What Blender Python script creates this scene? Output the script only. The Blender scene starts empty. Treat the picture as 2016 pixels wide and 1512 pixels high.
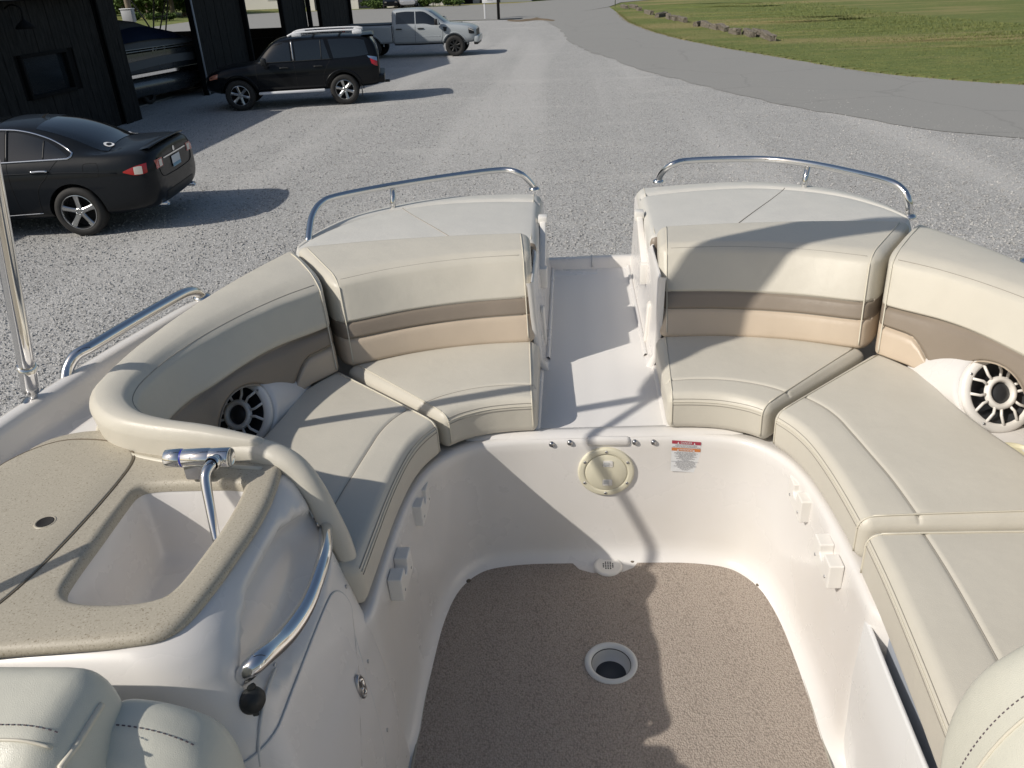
import bpy, bmesh, math, random
from mathutils import Vector, Matrix
from mathutils.bvhtree import BVHTree
random.seed(7)
sc = bpy.context.scene
COL = sc.collection
R_ = math.radians

# ------------------------------------------------------------------ camera
FPX = 1523.0                       # focal length in pixels of the 2016 px wide photograph
PITCH, ROLL, YAW = R_(28), R_(2.5), R_(4.9)
S = 0.76                           # one deck unit of the boat drawing in metres
ZF = 1.492                         # cockpit sole above the gravel (boat on its trailer)
HEEL = R_(1.8)                     # the boat leans a little on the trailer
CAM = Vector((-0.132 * S, 0, 3.05))
_f = Vector((-math.sin(YAW) * math.cos(PITCH), math.cos(YAW) * math.cos(PITCH), -math.sin(PITCH)))
_r = Vector((math.cos(YAW), math.sin(YAW), 0)); _u = _r.cross(_f)
CR = _r * math.cos(ROLL) - _u * math.sin(ROLL)
CU = _u * math.cos(ROLL) + _r * math.sin(ROLL)
CF = _f
cd = bpy.data.cameras.new('camera'); cam = bpy.data.objects.new('camera', cd); COL.objects.link(cam)
cam.matrix_world = Matrix(((CR.x, CU.x, -CF.x, CAM.x), (CR.y, CU.y, -CF.y, CAM.y), (CR.z, CU.z, -CF.z, CAM.z), (0, 0, 0, 1)))
cd.sensor_width = 36; cd.lens = FPX / 2016 * 36; cd.clip_start = 0.05; cd.clip_end = 3000
sc.camera = cam
sc.render.resolution_x, sc.render.resolution_y = 1024, 768

# ------------------------------------------------------------------ light
SUN_AZ, SUN_EL = R_(30), R_(38)    # direction the light travels (from +X towards +Y) and its elevation
SUN_D = Vector((math.cos(SUN_AZ) * math.cos(SUN_EL), math.sin(SUN_AZ) * math.cos(SUN_EL), -math.sin(SUN_EL)))
w = bpy.data.worlds.new('World'); sc.world = w; w.use_nodes = True
wn = w.node_tree.nodes; wl = w.node_tree.links
sky = wn.new('ShaderNodeTexSky'); sky.sky_type = 'NISHITA'; sky.sun_disc = False
sky.sun_elevation = SUN_EL
sky.sun_rotation = math.atan2(-SUN_D.x, -SUN_D.y)
sky.air_density = 1.2; sky.dust_density = 2.0; sky.ozone_density = 1.0
wn['Background'].inputs['Strength'].default_value = 0.092
wl.new(sky.outputs['Color'], wn['Background'].inputs['Color'])
ld = bpy.data.lights.new('sun', 'SUN'); sun = bpy.data.objects.new('sun', ld); COL.objects.link(sun)
ld.energy = 4.2; ld.angle = R_(0.6); ld.color = (1.0, 0.94, 0.85)
sun.rotation_euler = SUN_D.to_track_quat('-Z', 'Y').to_euler()
sc.view_settings.view_transform = 'Standard'; sc.view_settings.look = 'None'
sc.view_settings.exposure = -0.22; sc.view_settings.gamma = 1.0

# ------------------------------------------------------------------ pixel helpers
def ray(px, py): return CR * ((px - 1008) / FPX) - CU * ((py - 756) / FPX) + CF
def G(px, py, z=0.0):
    d = ray(px, py); return CAM + d * ((z - CAM.z) / d.z)
ch_, sh_ = math.cos(HEEL), math.sin(HEEL)
def V(x, y, z):                    # boat drawing units -> world metres
    return Vector(((x * ch_ - (z - 1) * sh_) * S, y * S, ZF + (x * sh_ + (z - 1) * ch_) * S))
def inv(P):
    X, Y, Z = P.x / S, P.y / S, (P.z - ZF) / S
    return Vector((X * ch_ + Z * sh_, Y, -X * sh_ + Z * ch_ + 1))
CB = inv(CAM)
def U(px, py, z=None, x=None, y=None):     # pixel -> boat drawing units on a plane of the boat
    d = ray(px, py); d = Vector((d.x * ch_ + d.z * sh_, d.y, -d.x * sh_ + d.z * ch_))
    if z is not None: t = (z - CB.z) / d.z
    elif x is not None: t = (x - CB.x) / d.x
    else: t = (y - CB.y) / d.y
    return CB + d * t

# ------------------------------------------------------------------ materials
MATS = {}
def principled(name, col, rough=0.5, metal=0.0, coat=0.0, coat_r=0.1, spec=0.5):
    m = bpy.data.materials.new(name); m.use_nodes = True
    b = m.node_tree.nodes['Principled BSDF']
    b.inputs['Base Color'].default_value = (*col, 1); b.inputs['Roughness'].default_value = rough
    b.inputs['Metallic'].default_value = metal; b.inputs['Coat Weight'].default_value = coat
    b.inputs['Coat Roughness'].default_value = coat_r; b.inputs['Specular IOR Level'].default_value = spec
    MATS[name] = m
    return m, m.node_tree.nodes, m.node_tree.links, b
def coords(n, l, scale=None):
    t = n.new('ShaderNodeTexCoord'); return t.outputs['Object']
def noise(n, l, vec, scale, detail=3, rough=0.55, dim='3D'):
    t = n.new('ShaderNodeTexNoise'); t.inputs['Scale'].default_value = scale
    t.inputs['Detail'].default_value = detail; t.inputs['Roughness'].default_value = rough
    l.new(vec, t.inputs['Vector']); return t
def ramp(n, l, fac, stops):
    r = n.new('ShaderNodeValToRGB'); e = r.color_ramp.elements
    while len(e) < len(stops): e.new(0.5)
    for k, (p, c) in enumerate(stops):
        e[k].position = p; e[k].color = (*c, 1) if len(c) == 3 else c
    l.new(fac, r.inputs['Fac']); return r
def mix(n, l, fac, a, b, mode='MIX'):
    m = n.new('ShaderNodeMix'); m.data_type = 'RGBA'; m.blend_type = mode
    for sock, v in ((m.inputs[0], fac), (m.inputs[6], a), (m.inputs[7], b)):
        if hasattr(v, 'is_linked') or hasattr(v, 'links'): l.new(v, sock)
        elif isinstance(v, (int, float)): sock.default_value = v
        else: sock.default_value = (*v, 1)
    return m.outputs[2]
def bump(n, l, b, height, strength, dist, normal=None):
    q = n.new('ShaderNodeBump'); q.inputs['Strength'].default_value = strength; q.inputs['Distance'].default_value = dist
    l.new(height, q.inputs['Height'])
    if normal is not None: l.new(normal, q.inputs['Normal'])
    l.new(q.outputs['Normal'], b.inputs['Normal']); return q.outputs['Normal']

def vinyl(name, col, rough=0.37):
    m, n, l, b = principled(name, col, rough, spec=0.45)
    g = n.new('ShaderNodeNewGeometry'); P = g.outputs['Position']
    v = n.new('ShaderNodeTexVoronoi'); v.inputs['Scale'].default_value = 420; v.feature = 'DISTANCE_TO_EDGE'; l.new(P, v.inputs['Vector'])
    nz = noise(n, l, P, 9, 4); nf = noise(n, l, P, 60, 3)
    d = tuple(c * 0.955 for c in col)
    c = mix(n, l, ramp(n, l, nz.outputs['Fac'], [(0.35, (0, 0, 0)), (0.7, (1, 1, 1))]).outputs['Color'], d, col)
    l.new(c, b.inputs['Base Color'])
    rr = ramp(n, l, nz.outputs['Fac'], [(0.3, (rough - 0.03,) * 3), (0.7, (rough + 0.06,) * 3)]); l.new(rr.outputs['Color'], b.inputs['Roughness'])
    n1 = bump(n, l, b, v.outputs['Distance'], 0.25, 0.0015)
    n2_ = bump(n, l, b, nf.outputs['Fac'], 0.06, 0.003, n1)
    nw = noise(n, l, P, 13, 3, 0.5); bump(n, l, b, nw.outputs['Fac'], 0.10, 0.02, n2_)
    return m
vinyl('vinyl_ivory', (0.60, 0.565, 0.485)); vinyl('vinyl_taupe', (0.255, 0.212, 0.168)); vinyl('vinyl_beige', (0.55, 0.455, 0.35))
vinyl('vinyl_white', (0.62, 0.605, 0.56)); vinyl('vinyl_chair', (0.60, 0.59, 0.51), 0.36)
principled('stitch', (0.30, 0.275, 0.235), 0.8); principled('stitch_dark', (0.10, 0.075, 0.09), 0.8); principled('welt', (0.62, 0.58, 0.48), 0.45)

def gelcoat(name, col, rough=0.22):
    m, n, l, b = principled(name, col, rough, coat=0.25, coat_r=0.06)
    g = n.new('ShaderNodeNewGeometry'); P = g.outputs['Position']
    nz = noise(n, l, P, 3.5, 5); n2 = noise(n, l, P, 30, 4, 0.7)
    c = mix(n, l, ramp(n, l, nz.outputs['Fac'], [(0.4, (0, 0, 0)), (0.75, (1, 1, 1))]).outputs['Color'], col, tuple(x * y for x, y in zip(col, (0.95, 0.94, 0.91))))
    c = mix(n, l, ramp(n, l, n2.outputs['Fac'], [(0.66, (0, 0, 0)), (0.74, (0.16, 0.16, 0.16))]).outputs['Color'], c, tuple(x * 0.9 for x in col))
    l.new(c, b.inputs['Base Color'])
    l.new(ramp(n, l, nz.outputs['Fac'], [(0.3, (rough,) * 3), (0.7, (rough + 0.12,) * 3)]).outputs['Color'], b.inputs['Roughness'])
    bump(n, l, b, nz.outputs['Fac'], 0.05, 0.01)
    return m
gelcoat('gelcoat', (0.735, 0.712, 0.688)); gelcoat('gelcoat_cool', (0.72, 0.72, 0.715)); gelcoat('plastic_white', (0.80, 0.775, 0.735), 0.38)
gelcoat('plastic_cream', (0.72, 0.68, 0.53), 0.35); gelcoat('plastic_grey', (0.55, 0.56, 0.56), 0.4); gelcoat('cup_cream', (0.66, 0.62, 0.44), 0.4)
def tread():
    m, n, l, b = principled('nonskid', (0.78, 0.755, 0.72), 0.45)
    g = n.new('ShaderNodeNewGeometry')
    v = n.new('ShaderNodeTexVoronoi'); v.inputs['Scale'].default_value = 330; v.inputs['Randomness'].default_value = 0.15; l.new(g.outputs['Position'], v.inputs['Vector'])
    l.new(ramp(n, l, v.outputs['Distance'], [(0.2, (0.79, 0.768, 0.74)), (0.6, (0.74, 0.72, 0.695))]).outputs['Color'], b.inputs['Base Color'])
    bump(n, l, b, v.outputs['Distance'], 0.3, 0.001)
tread()
def steel():
    m, n, l, b = principled('steel', (0.72, 0.72, 0.72), 0.09, 1.0)
    g = n.new('ShaderNodeNewGeometry'); nz = noise(n, l, g.outputs['Position'], 25, 4)
    l.new(ramp(n, l, nz.outputs['Fac'], [(0.35, (0.06,) * 3), (0.75, (0.16,) * 3)]).outputs['Color'], b.inputs['Roughness'])
steel()
principled('steel_dull', (0.45, 0.45, 0.46), 0.3, 1.0); principled('black_rubber', (0.02, 0.022, 0.022), 0.55); principled('blue_ring', (0.02, 0.03, 0.3), 0.4)
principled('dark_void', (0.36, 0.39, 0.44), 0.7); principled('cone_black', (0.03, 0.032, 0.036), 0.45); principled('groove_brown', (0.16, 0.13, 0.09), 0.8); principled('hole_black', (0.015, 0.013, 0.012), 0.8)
principled('socket_dark', (0.035, 0.04, 0.05), 0.5)
def carpet():
    m, n, l, b = principled('carpet', (0.3, 0.24, 0.19), 0.95, spec=0.1)
    g = n.new('ShaderNodeNewGeometry'); P = g.outputs['Position']
    mp = n.new('ShaderNodeMapping'); mp.inputs['Scale'].default_value = (1.0, 0.7, 1); l.new(P, mp.inputs['Vector'])
    v = n.new('ShaderNodeTexVoronoi'); v.inputs['Scale'].default_value = 250; v.inputs['Randomness'].default_value = 0.8; l.new(mp.outputs['Vector'], v.inputs['Vector'])
    nz = noise(n, l, P, 5, 5, 0.65); nf = noise(n, l, P, 220, 2)
    base = ramp(n, l, v.outputs['Distance'], [(0.0, (0.50, 0.435, 0.375)), (0.5, (0.365, 0.31, 0.265)), (0.85, (0.19, 0.16, 0.137))])
    c = mix(n, l, ramp(n, l, nz.outputs['Fac'], [(0.35, (0.25,) * 3), (0.7, (0,) * 3)]).outputs['Color'], base.outputs['Color'], (0.29, 0.247, 0.212))
    c = mix(n, l, 0.35, c, ramp(n, l, nf.outputs['Fac'], [(0.3, (0.23, 0.195, 0.168)), (0.7, (0.48, 0.42, 0.365))]).outputs['Color'])
    l.new(c, b.inputs['Base Color'])
    i = n.new('ShaderNodeMath'); i.operation = 'SUBTRACT'; i.inputs[0].default_value = 1; l.new(v.outputs['Distance'], i.inputs[1])
    bump(n, l, b, i.outputs[0], 0.8, 0.003)
carpet(); principled('carpet_edge', (0.34, 0.32, 0.27), 0.9)
def counter():
    m, n, l, b = principled('countertop', (0.4, 0.35, 0.25), 0.5)
    g = n.new('ShaderNodeNewGeometry'); P = g.outputs['Position']
    nz = noise(n, l, P, 320, 2, 0.7); nb = noise(n, l, P, 90, 3)
    c = ramp(n, l, nz.outputs['Fac'], [(0.30, (0.20, 0.165, 0.11)), (0.40, (0.41, 0.37, 0.295)), (0.62, (0.44, 0.40, 0.32)), (0.72, (0.56, 0.52, 0.43))])
    c2 = mix(n, l, ramp(n, l, nb.outputs['Fac'], [(0.68, (0,) * 3), (0.72, (0.5,) * 3)]).outputs['Color'], c.outputs['Color'], (0.22, 0.18, 0.12))
    l.new(c2, b.inputs['Base Color']); bump(n, l, b, nz.outputs['Fac'], 0.05, 0.002)
counter()
def gravel():
    m, n, l, b = principled('gravel', (0.3, 0.3, 0.3), 0.95, spec=0.15)
    g = n.new('ShaderNodeNewGeometry'); P = g.outputs['Position']
    v = n.new('ShaderNodeTexVoronoi'); v.inputs['Scale'].default_value = 56; l.new(P, v.inputs['Vector'])
    v2 = n.new('ShaderNodeTexVoronoi'); v2.inputs['Scale'].default_value = 120; l.new(P, v2.inputs['Vector'])
    sep = n.new('ShaderNodeSeparateColor'); l.new(v.outputs['Color'], sep.inputs['Color'])
    sep2 = n.new('ShaderNodeSeparateColor'); l.new(v2.outputs['Color'], sep2.inputs['Color'])
    stone = ramp(n, l, sep.outputs[0], [(0.0, (0.17, 0.17, 0.17)), (0.40, (0.41, 0.406, 0.395)), (0.8, (0.56, 0.553, 0.535)), (1.0, (0.80, 0.79, 0.77))])
    stone2 = ramp(n, l, sep2.outputs[0], [(0.0, (0.19, 0.19, 0.188)), (0.6, (0.46, 0.455, 0.44)), (1.0, (0.76, 0.75, 0.73))])
    c = mix(n, l, 0.45, stone.outputs['Color'], stone2.outputs['Color'])
    edge = ramp(n, l, v.outputs['Distance'], [(0.3, (1, 1, 1)), (0.9, (0.72, 0.72, 0.72))]); c = mix(n, l, 1.0, c, edge.outputs['Color'], 'MULTIPLY')
    mp = n.new('ShaderNodeMapping'); mp.inputs['Scale'].default_value = (0.35, 1, 1); l.new(P, mp.inputs['Vector'])
    nb = noise(n, l, mp.outputs['Vector'], 0.6, 6, 0.72); nd = noise(n, l, P, 2.2, 5, 0.7)
    c = mix(n, l, ramp(n, l, nb.outputs['Fac'], [(0.54, (0,) * 3), (0.72, (0.4,) * 3)]).outputs['Color'], c, (0.58, 0.57, 0.54))
    c = mix(n, l, ramp(n, l, nd.outputs['Fac'], [(0.52, (0,) * 3), (0.8, (0.35,) * 3)]).outputs['Color'], c, (0.34, 0.338, 0.33))
    mp2 = n.new('ShaderNodeMapping'); mp2.inputs['Rotation'].default_value = (0, 0, 0.35); mp2.inputs['Scale'].default_value = (1.0, 0.07, 1); l.new(P, mp2.inputs['Vector'])
    nl = noise(n, l, mp2.outputs['Vector'], 0.42, 3, 0.5)
    c = mix(n, l, ramp(n, l, nl.outputs['Fac'], [(0.50, (0,) * 3), (0.62, (0.38,) * 3)]).outputs['Color'], c, (0.56, 0.55, 0.53))
    c = mix(n, l, ramp(n, l, nl.outputs['Fac'], [(0.30, (0.3,) * 3), (0.42, (0,) * 3)]).outputs['Color'], c, (0.30, 0.30, 0.295))
    l.new(c, b.inputs['Base Color'])
    n1 = bump(n, l, b, v.outputs['Distance'], 0.55, -0.012)
    bump(n, l, b, v2.outputs['Distance'], 0.4, -0.006, n1)
gravel()
def asphalt():
    m, n, l, b = principled('asphalt', (0.2, 0.2, 0.2), 0.9, spec=0.2)
    g = n.new('ShaderNodeNewGeometry'); P = g.outputs['Position']
    nf = noise(n, l, P, 90, 3, 0.7); nb = noise(n, l, P, 0.45, 6, 0.65)
    c = ramp(n, l, nf.outputs['Fac'], [(0.3, (0.22, 0.218, 0.208)), (0.7, (0.36, 0.356, 0.34))])
    c2 = mix(n, l, ramp(n, l, nb.outputs['Fac'], [(0.45, (0,) * 3), (0.7, (0.6,) * 3)]).outputs['Color'], c.outputs['Color'], (0.30, 0.295, 0.28))
    vc = n.new('ShaderNodeTexVoronoi'); vc.feature = 'DISTANCE_TO_EDGE'; vc.inputs['Scale'].default_value = 0.35; nv_ = noise(n, l, P, 1.5, 4)
    ad = n.new('ShaderNodeMix'); ad.data_type = 'VECTOR'; ad.inputs[0].default_value = 0.35; l.new(P, ad.inputs[4]); l.new(nv_.outputs['Color'], ad.inputs[5]); l.new(ad.outputs[1], vc.inputs['Vector'])
    c2 = mix(n, l, ramp(n, l, vc.outputs['Distance'], [(0.0, (0.22,) * 3), (0.010, (0,) * 3)]).outputs['Color'], c2, (0.12, 0.118, 0.115))
    l.new(c2, b.inputs['Base Color']); bump(n, l, b, nf.outputs['Fac'], 0.4, 0.01)
asphalt()
def grass():
    m, n, l, b = principled('grass', (0.08, 0.13, 0.03), 0.9, spec=0.1)
    g = n.new('ShaderNodeNewGeometry'); P = g.outputs['Position']
    mp = n.new('ShaderNodeMapping'); mp.inputs['Scale'].default_value = (0.3, 1.0, 1); l.new(P, mp.inputs['Vector'])
    nb = noise(n, l, mp.outputs['Vector'], 0.16, 5, 0.6); nm = noise(n, l, P, 1.3, 5, 0.65); nf = noise(n, l, P, 14, 4, 0.75)
    c = ramp(n, l, nf.outputs['Fac'], [(0.3, (0.10, 0.135, 0.042)), (0.55, (0.165, 0.20, 0.07)), (0.8, (0.25, 0.275, 0.11))]).outputs['Color']
    c = mix(n, l, ramp(n, l, nm.outputs['Fac'], [(0.45, (0,) * 3), (0.75, (0.6,) * 3)]).outputs['Color'], c, (0.26, 0.26, 0.09))
    c = mix(n, l, ramp(n, l, nb.outputs['Fac'], [(0.5, (0,) * 3), (0.62, (0.65,) * 3)]).outputs['Color'], c, (0.36, 0.285, 0.145))
    l.new(c, b.inputs['Base Color']); bump(n, l, b, nf.outputs['Fac'], 0.9, 0.06)
grass()
def leafy(name, a, bcol):
    m, n, l, b = principled(name, a, 0.7, spec=0.2)
    o = n.new('ShaderNodeNewGeometry')
    nz = noise(n, l, o.outputs['Position'], 7, 2)
    l.new(ramp(n, l, nz.outputs['Fac'], [(0.3, a), (0.7, bcol)]).outputs['Color'], b.inputs['Base Color'])
leafy('leaf', (0.035, 0.065, 0.015), (0.10, 0.15, 0.035)); leafy('blade', (0.13, 0.165, 0.055), (0.24, 0.255, 0.095)); leafy('dry_blade', (0.22, 0.19, 0.10), (0.32, 0.27, 0.15))
def woody(name, a, bcol, sc_=(6, 6, 1), bs=0.3):
    m, n, l, b = principled(name, a, 0.85, spec=0.2)
    t = n.new('ShaderNodeTexCoord'); mp = n.new('ShaderNodeMapping'); mp.inputs['Scale'].default_value = sc_; l.new(t.outputs['Object'], mp.inputs['Vector'])
    nz = noise(n, l, mp.outputs['Vector'], 3, 5, 0.65)
    l.new(ramp(n, l, nz.outputs['Fac'], [(0.3, a), (0.7, bcol)]).outputs['Color'], b.inputs['Base Color']); bump(n, l, b, nz.outputs['Fac'], bs, 0.02)
woody('dark_board', (0.009, 0.0092, 0.0095), (0.034, 0.034, 0.033)); woody('dark_trim', (0.004, 0.0042, 0.0045), (0.009, 0.009, 0.0095)); woody('timber', (0.10, 0.085, 0.065), (0.24, 0.215, 0.18), (1, 8, 8), 0.7)
woody('bark', (0.09, 0.075, 0.055), (0.18, 0.15, 0.12)); woody('pole_wood', (0.19, 0.155, 0.115), (0.28, 0.235, 0.18)); woody('dirt', (0.13, 0.1, 0.07), (0.24, 0.19, 0.13), (3, 3, 3))
def paint(name, col, rough=0.3, metal=0.0):
    m, n, l, b = principled(name, col, rough, metal, coat=0.28 if max(col) < 0.1 else 0.6, coat_r=0.02, spec=0.12 if max(col) < 0.1 else 0.35)
    g = n.new('ShaderNodeNewGeometry'); nz = noise(n, l, g.outputs['Position'], 6, 5, 0.7)
    l.new(ramp(n, l, nz.outputs['Fac'], [(0.3, (rough,) * 3), (0.75, (min(1, rough + 0.1),) * 3)]).outputs['Color'], b.inputs['Roughness'])
    l.new(mix(n, l, ramp(n, l, nz.outputs['Fac'], [(0.5, (0,) * 3), (0.85, (0.25,) * 3)]).outputs['Color'], col, tuple(c * 0.9 + 0.006 for c in col)), b.inputs['Base Color'])
paint('paint_charcoal', (0.010, 0.012, 0.015), 0.32); paint('paint_black', (0.0045, 0.0055, 0.0075), 0.3); paint('paint_grey', (0.38, 0.41, 0.43), 0.35)
paint('paint_silver', (0.42, 0.43, 0.45), 0.35, 0.3); paint('paint_boat', (0.10, 0.11, 0.12), 0.25, 0.6)
principled('car_glass', (0.008, 0.011, 0.014), 0.06, 0.0, 0.6, 0.03, 0.6); principled('chrome', (0.75, 0.77, 0.8), 0.12, 1.0); principled('rim_alloy', (0.48, 0.49, 0.5), 0.28, 1.0)
principled('tyre', (0.022, 0.021, 0.02), 0.75); principled('well_black', (0.005, 0.005, 0.006), 0.9); principled('trim_black', (0.012, 0.013, 0.014), 0.5)
principled('lamp_red', (0.42, 0.012, 0.016), 0.15, 0, 0.8); principled('lamp_clear', (0.62, 0.58, 0.52), 0.15, 0, 0.8); principled('lamp_amber', (0.5, 0.2, 0.13), 0.2, 0, 0.8)
principled('plate_white', (0.62, 0.66, 0.70), 0.4); principled('plate_blue', (0.10, 0.30, 0.45), 0.4); principled('sticker', (0.8, 0.8, 0.8), 0.4)
principled('white_wall', (0.66, 0.64, 0.60), 0.8); principled('shaded_grey_wall', (0.28, 0.29, 0.31), 0.8); principled('roof_shingle', (0.08, 0.08, 0.085), 0.9); principled('window_far', (0.02, 0.025, 0.03), 0.1, 0, 0.5)
principled('cover_grey', (0.16, 0.165, 0.17), 0.8); principled('cover_blue', (0.01, 0.02, 0.05), 0.4); principled('galv', (0.36, 0.38, 0.38), 0.45, 0.7); principled('sign_white', (0.75, 0.76, 0.78), 0.5)
principled('sign_grey', (0.40, 0.42, 0.45), 0.5); principled('canvas', (0.03, 0.035, 0.05), 0.9); principled('concrete', (0.24, 0.235, 0.22), 0.9)
principled('label_white', (0.74, 0.75, 0.76), 0.45); principled('label_red', (0.40, 0.05, 0.08), 0.45); principled('label_orange', (0.62, 0.22, 0.07), 0.45); principled('label_ink', (0.10, 0.10, 0.12), 0.6)

# ------------------------------------------------------------------ mesh helpers
def thing(name, label, cat, loc=(0, 0, 0), group=None):
    o = bpy.data.objects.new(name, None); COL.objects.link(o); o.location = loc; o.empty_display_size = 0.1
    o['label'] = label; o['category'] = cat
    if group: o['group'] = group
    return o
def tag(o, label, cat, group=None):
    o['label'] = label; o['category'] = cat
    if group: o['group'] = group
    return o
def MO(name, vs, fs, mat, parent=None, smooth=True, auto=None):
    me = bpy.data.meshes.new(name); me.from_pydata([tuple(v) for v in vs], [], fs); me.update()
    o = bpy.data.objects.new(name, me); COL.objects.link(o)
    if mat: me.materials.append(MATS[mat])
    if smooth: me.polygons.foreach_set('use_smooth', [True] * len(me.polygons))
    if auto: sharp(me, auto)
    if parent is not None:
        o.parent = parent; o.matrix_parent_inverse = par_world(parent).inverted()
    return o
def par_world(p):
    m = p.matrix_basis.copy(); q = p
    while q.parent is not None:
        m = q.parent.matrix_basis @ q.matrix_parent_inverse @ m if False else (par_world(q.parent) @ q.matrix_parent_inverse @ q.matrix_basis); return m
    return m
def sharp(me, ang):
    bm = bmesh.new(); bm.from_mesh(me)
    for e in bm.edges:
        if len(e.link_faces) == 2 and e.calc_face_angle(0) > R_(ang): e.smooth = False
    bm.to_mesh(me); bm.free()
def fixn(o):
    bm = bmesh.new(); bm.from_mesh(o.data); bmesh.ops.recalc_face_normals(bm, faces=bm.faces); bm.to_mesh(o.data); bm.free(); return o
def cat(pts, n, closed=False):     # Catmull-Rom through points, n samples
    P = [Vector(p) for p in pts]; m = len(P); segs = m if closed else m - 1; out = []
    for i in range(n):
        t = i / n * segs if closed else i / (n - 1) * segs
        k = min(int(t), segs - 1); f = t - k
        g = (lambda j: P[j % m]) if closed else (lambda j: P[max(0, min(m - 1, j))])
        p0, p1, p2, p3 = g(k - 1), g(k), g(k + 1), g(k + 2)
        if not closed:
            if k == 0: p0 = p1 * 2 - p2
            if k == m - 2: p3 = p2 * 2 - p1
        out.append(0.5 * ((2 * p1) + (p2 - p0) * f + (2 * p0 - 5 * p1 + 4 * p2 - p3) * f * f + (3 * p1 - p0 - 3 * p2 + p3) * f ** 3))
    return out
def even(pts, n):                  # resample polyline by arc length
    L = [0]
    for a, b in zip(pts, pts[1:]): L.append(L[-1] + (b - a).length)
    out = []; k = 0
    for i in range(n):
        t = L[-1] * i / (n - 1)
        while k < len(L) - 2 and L[k + 1] < t: k += 1
        f = 0 if L[k + 1] == L[k] else (t - L[k]) / (L[k + 1] - L[k])
        out.append(pts[k].lerp(pts[k + 1], max(0, min(1, f))))
    return out
class Curve:                       # arc-length evaluated smooth curve on s in 0..1
    def __init__(s, pts, n=160): s.p = even(cat(pts, n), n); s.n = n
    def __call__(s, t):
        t = max(0, min(1, t)) * (s.n - 1); k = min(int(t), s.n - 2); return s.p[k].lerp(s.p[k + 1], t - k)
    def len(s): return sum((a - b).length for a, b in zip(s.p, s.p[1:]))
def grid(rows, close_u=False, close_v=False):
    nr, nc = len(rows), len(rows[0]); vs = [p for r in rows for p in r]; fs = []
    for i in range(nr if close_v else nr - 1):
        for j in range(nc if close_u else nc - 1):
            a, b = i * nc + j, i * nc + (j + 1) % nc; c, d = ((i + 1) % nr) * nc + (j + 1) % nc, ((i + 1) % nr) * nc + j
            fs.append((a, b, c, d))
    return vs, fs
def loft(name, rows, mat, parent=None, close_u=False, cap=False, smooth=True, auto=None, close_v=False):
    vs, fs = grid(rows, close_u, close_v); nc = len(rows[0])
    if cap: fs += [tuple(range(nc)), tuple(range(len(vs) - 1, len(vs) - nc - 1, -1))]
    return fixn(MO(name, vs, fs, mat, parent, smooth, auto))
def tube_rows(pts, rad, k=10, closed=False):
    rows = []; n = len(pts); up = Vector((0.13, 0.21, 0.97)).normalized(); prev = None
    for i, p in enumerate(pts):
        t = (pts[(i + 1) % n] - pts[i - 1]) if closed else (pts[min(i + 1, n - 1)] - pts[max(i - 1, 0)])
        if t.length < 1e-9: t = Vector((0, 0, 1))
        t.normalize()
        if prev is None:
            a = t.cross(up)
            if a.length < 0.1: a = t.cross(Vector((1, 0, 0)))
        else:
            a = prev - t * prev.dot(t)
        a.normalize(); prev = a; b = t.cross(a)
        r = rad[i] if isinstance(rad, (list, tuple)) else rad
        rows.append([p + a * (r * math.cos(2 * math.pi * j / k)) + b * (r * math.sin(2 * math.pi * j / k)) for j in range(k)])
    return rows
def tube(name, pts, rad, mat, parent=None, k=10, closed=False):
    return loft(name, tube_rows([Vector(p) for p in pts], rad, k, closed), mat, parent, True, not closed, close_v=closed)
def boxmesh(name, c, size, mat, parent=None, bev=0.005, rot=None, seg=2):
    bm = bmesh.new(); bmesh.ops.create_cube(bm, size=1)
    for v in bm.verts: v.co = Vector((v.co.x * size[0], v.co.y * size[1], v.co.z * size[2]))
    if bev > 0: bmesh.ops.bevel(bm, geom=list(bm.edges), offset=bev, segments=seg, profile=0.5, affect='EDGES')
    M = (rot.to_4x4() if rot else Matrix.Identity(4)); M.translation = Vector(c); bm.transform(M)
    me = bpy.data.meshes.new(name); bm.to_mesh(me); bm.free(); me.materials.append(MATS[mat])
    o = bpy.data.objects.new(name, me); COL.objects.link(o)
    if bev > 0:
        me.polygons.foreach_set('use_smooth', [True] * len(me.polygons)); sharp(me, 40)
    if parent is not None: o.parent = parent; o.matrix_parent_inverse = par_world(parent).inverted()
    return o
def frame_of(nrm, up=Vector((0, 0, 1))):
    z = nrm.normalized(); x = up.cross(z)
    if x.length < 1e-3: x = Vector((1, 0, 0))
    x.normalize(); y = z.cross(x); return Matrix((x, y, z)).transposed()
def lathe(name, prof, c, nrm, mat, parent=None, k=32, auto=None):      # prof: (radius, height along nrm)
    B = frame_of(nrm); c = Vector(c)
    rows = [[c + B @ Vector((r * math.cos(2 * math.pi * j / k), r * math.sin(2 * math.pi * j / k), h)) for j in range(k)] for r, h in prof]
    return loft(name, rows, mat, parent, True, False, auto=auto)
def lines(L, r, n, extra=()):
    z = [r - r * math.tan(R_(a)) for a in (45, 36, 27, 18, 9)]
    xs = z + [r + (L - 2 * r) * i / n for i in range(n + 1)] + [L - q for q in reversed(z)]
    for e in extra:
        if r < e < L - r: xs = [x for x in xs if abs(x - e) > 1e-3 or x <= r or x >= L - r] + [e]
    return sorted(set(round(x, 6) for x in xs))
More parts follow.
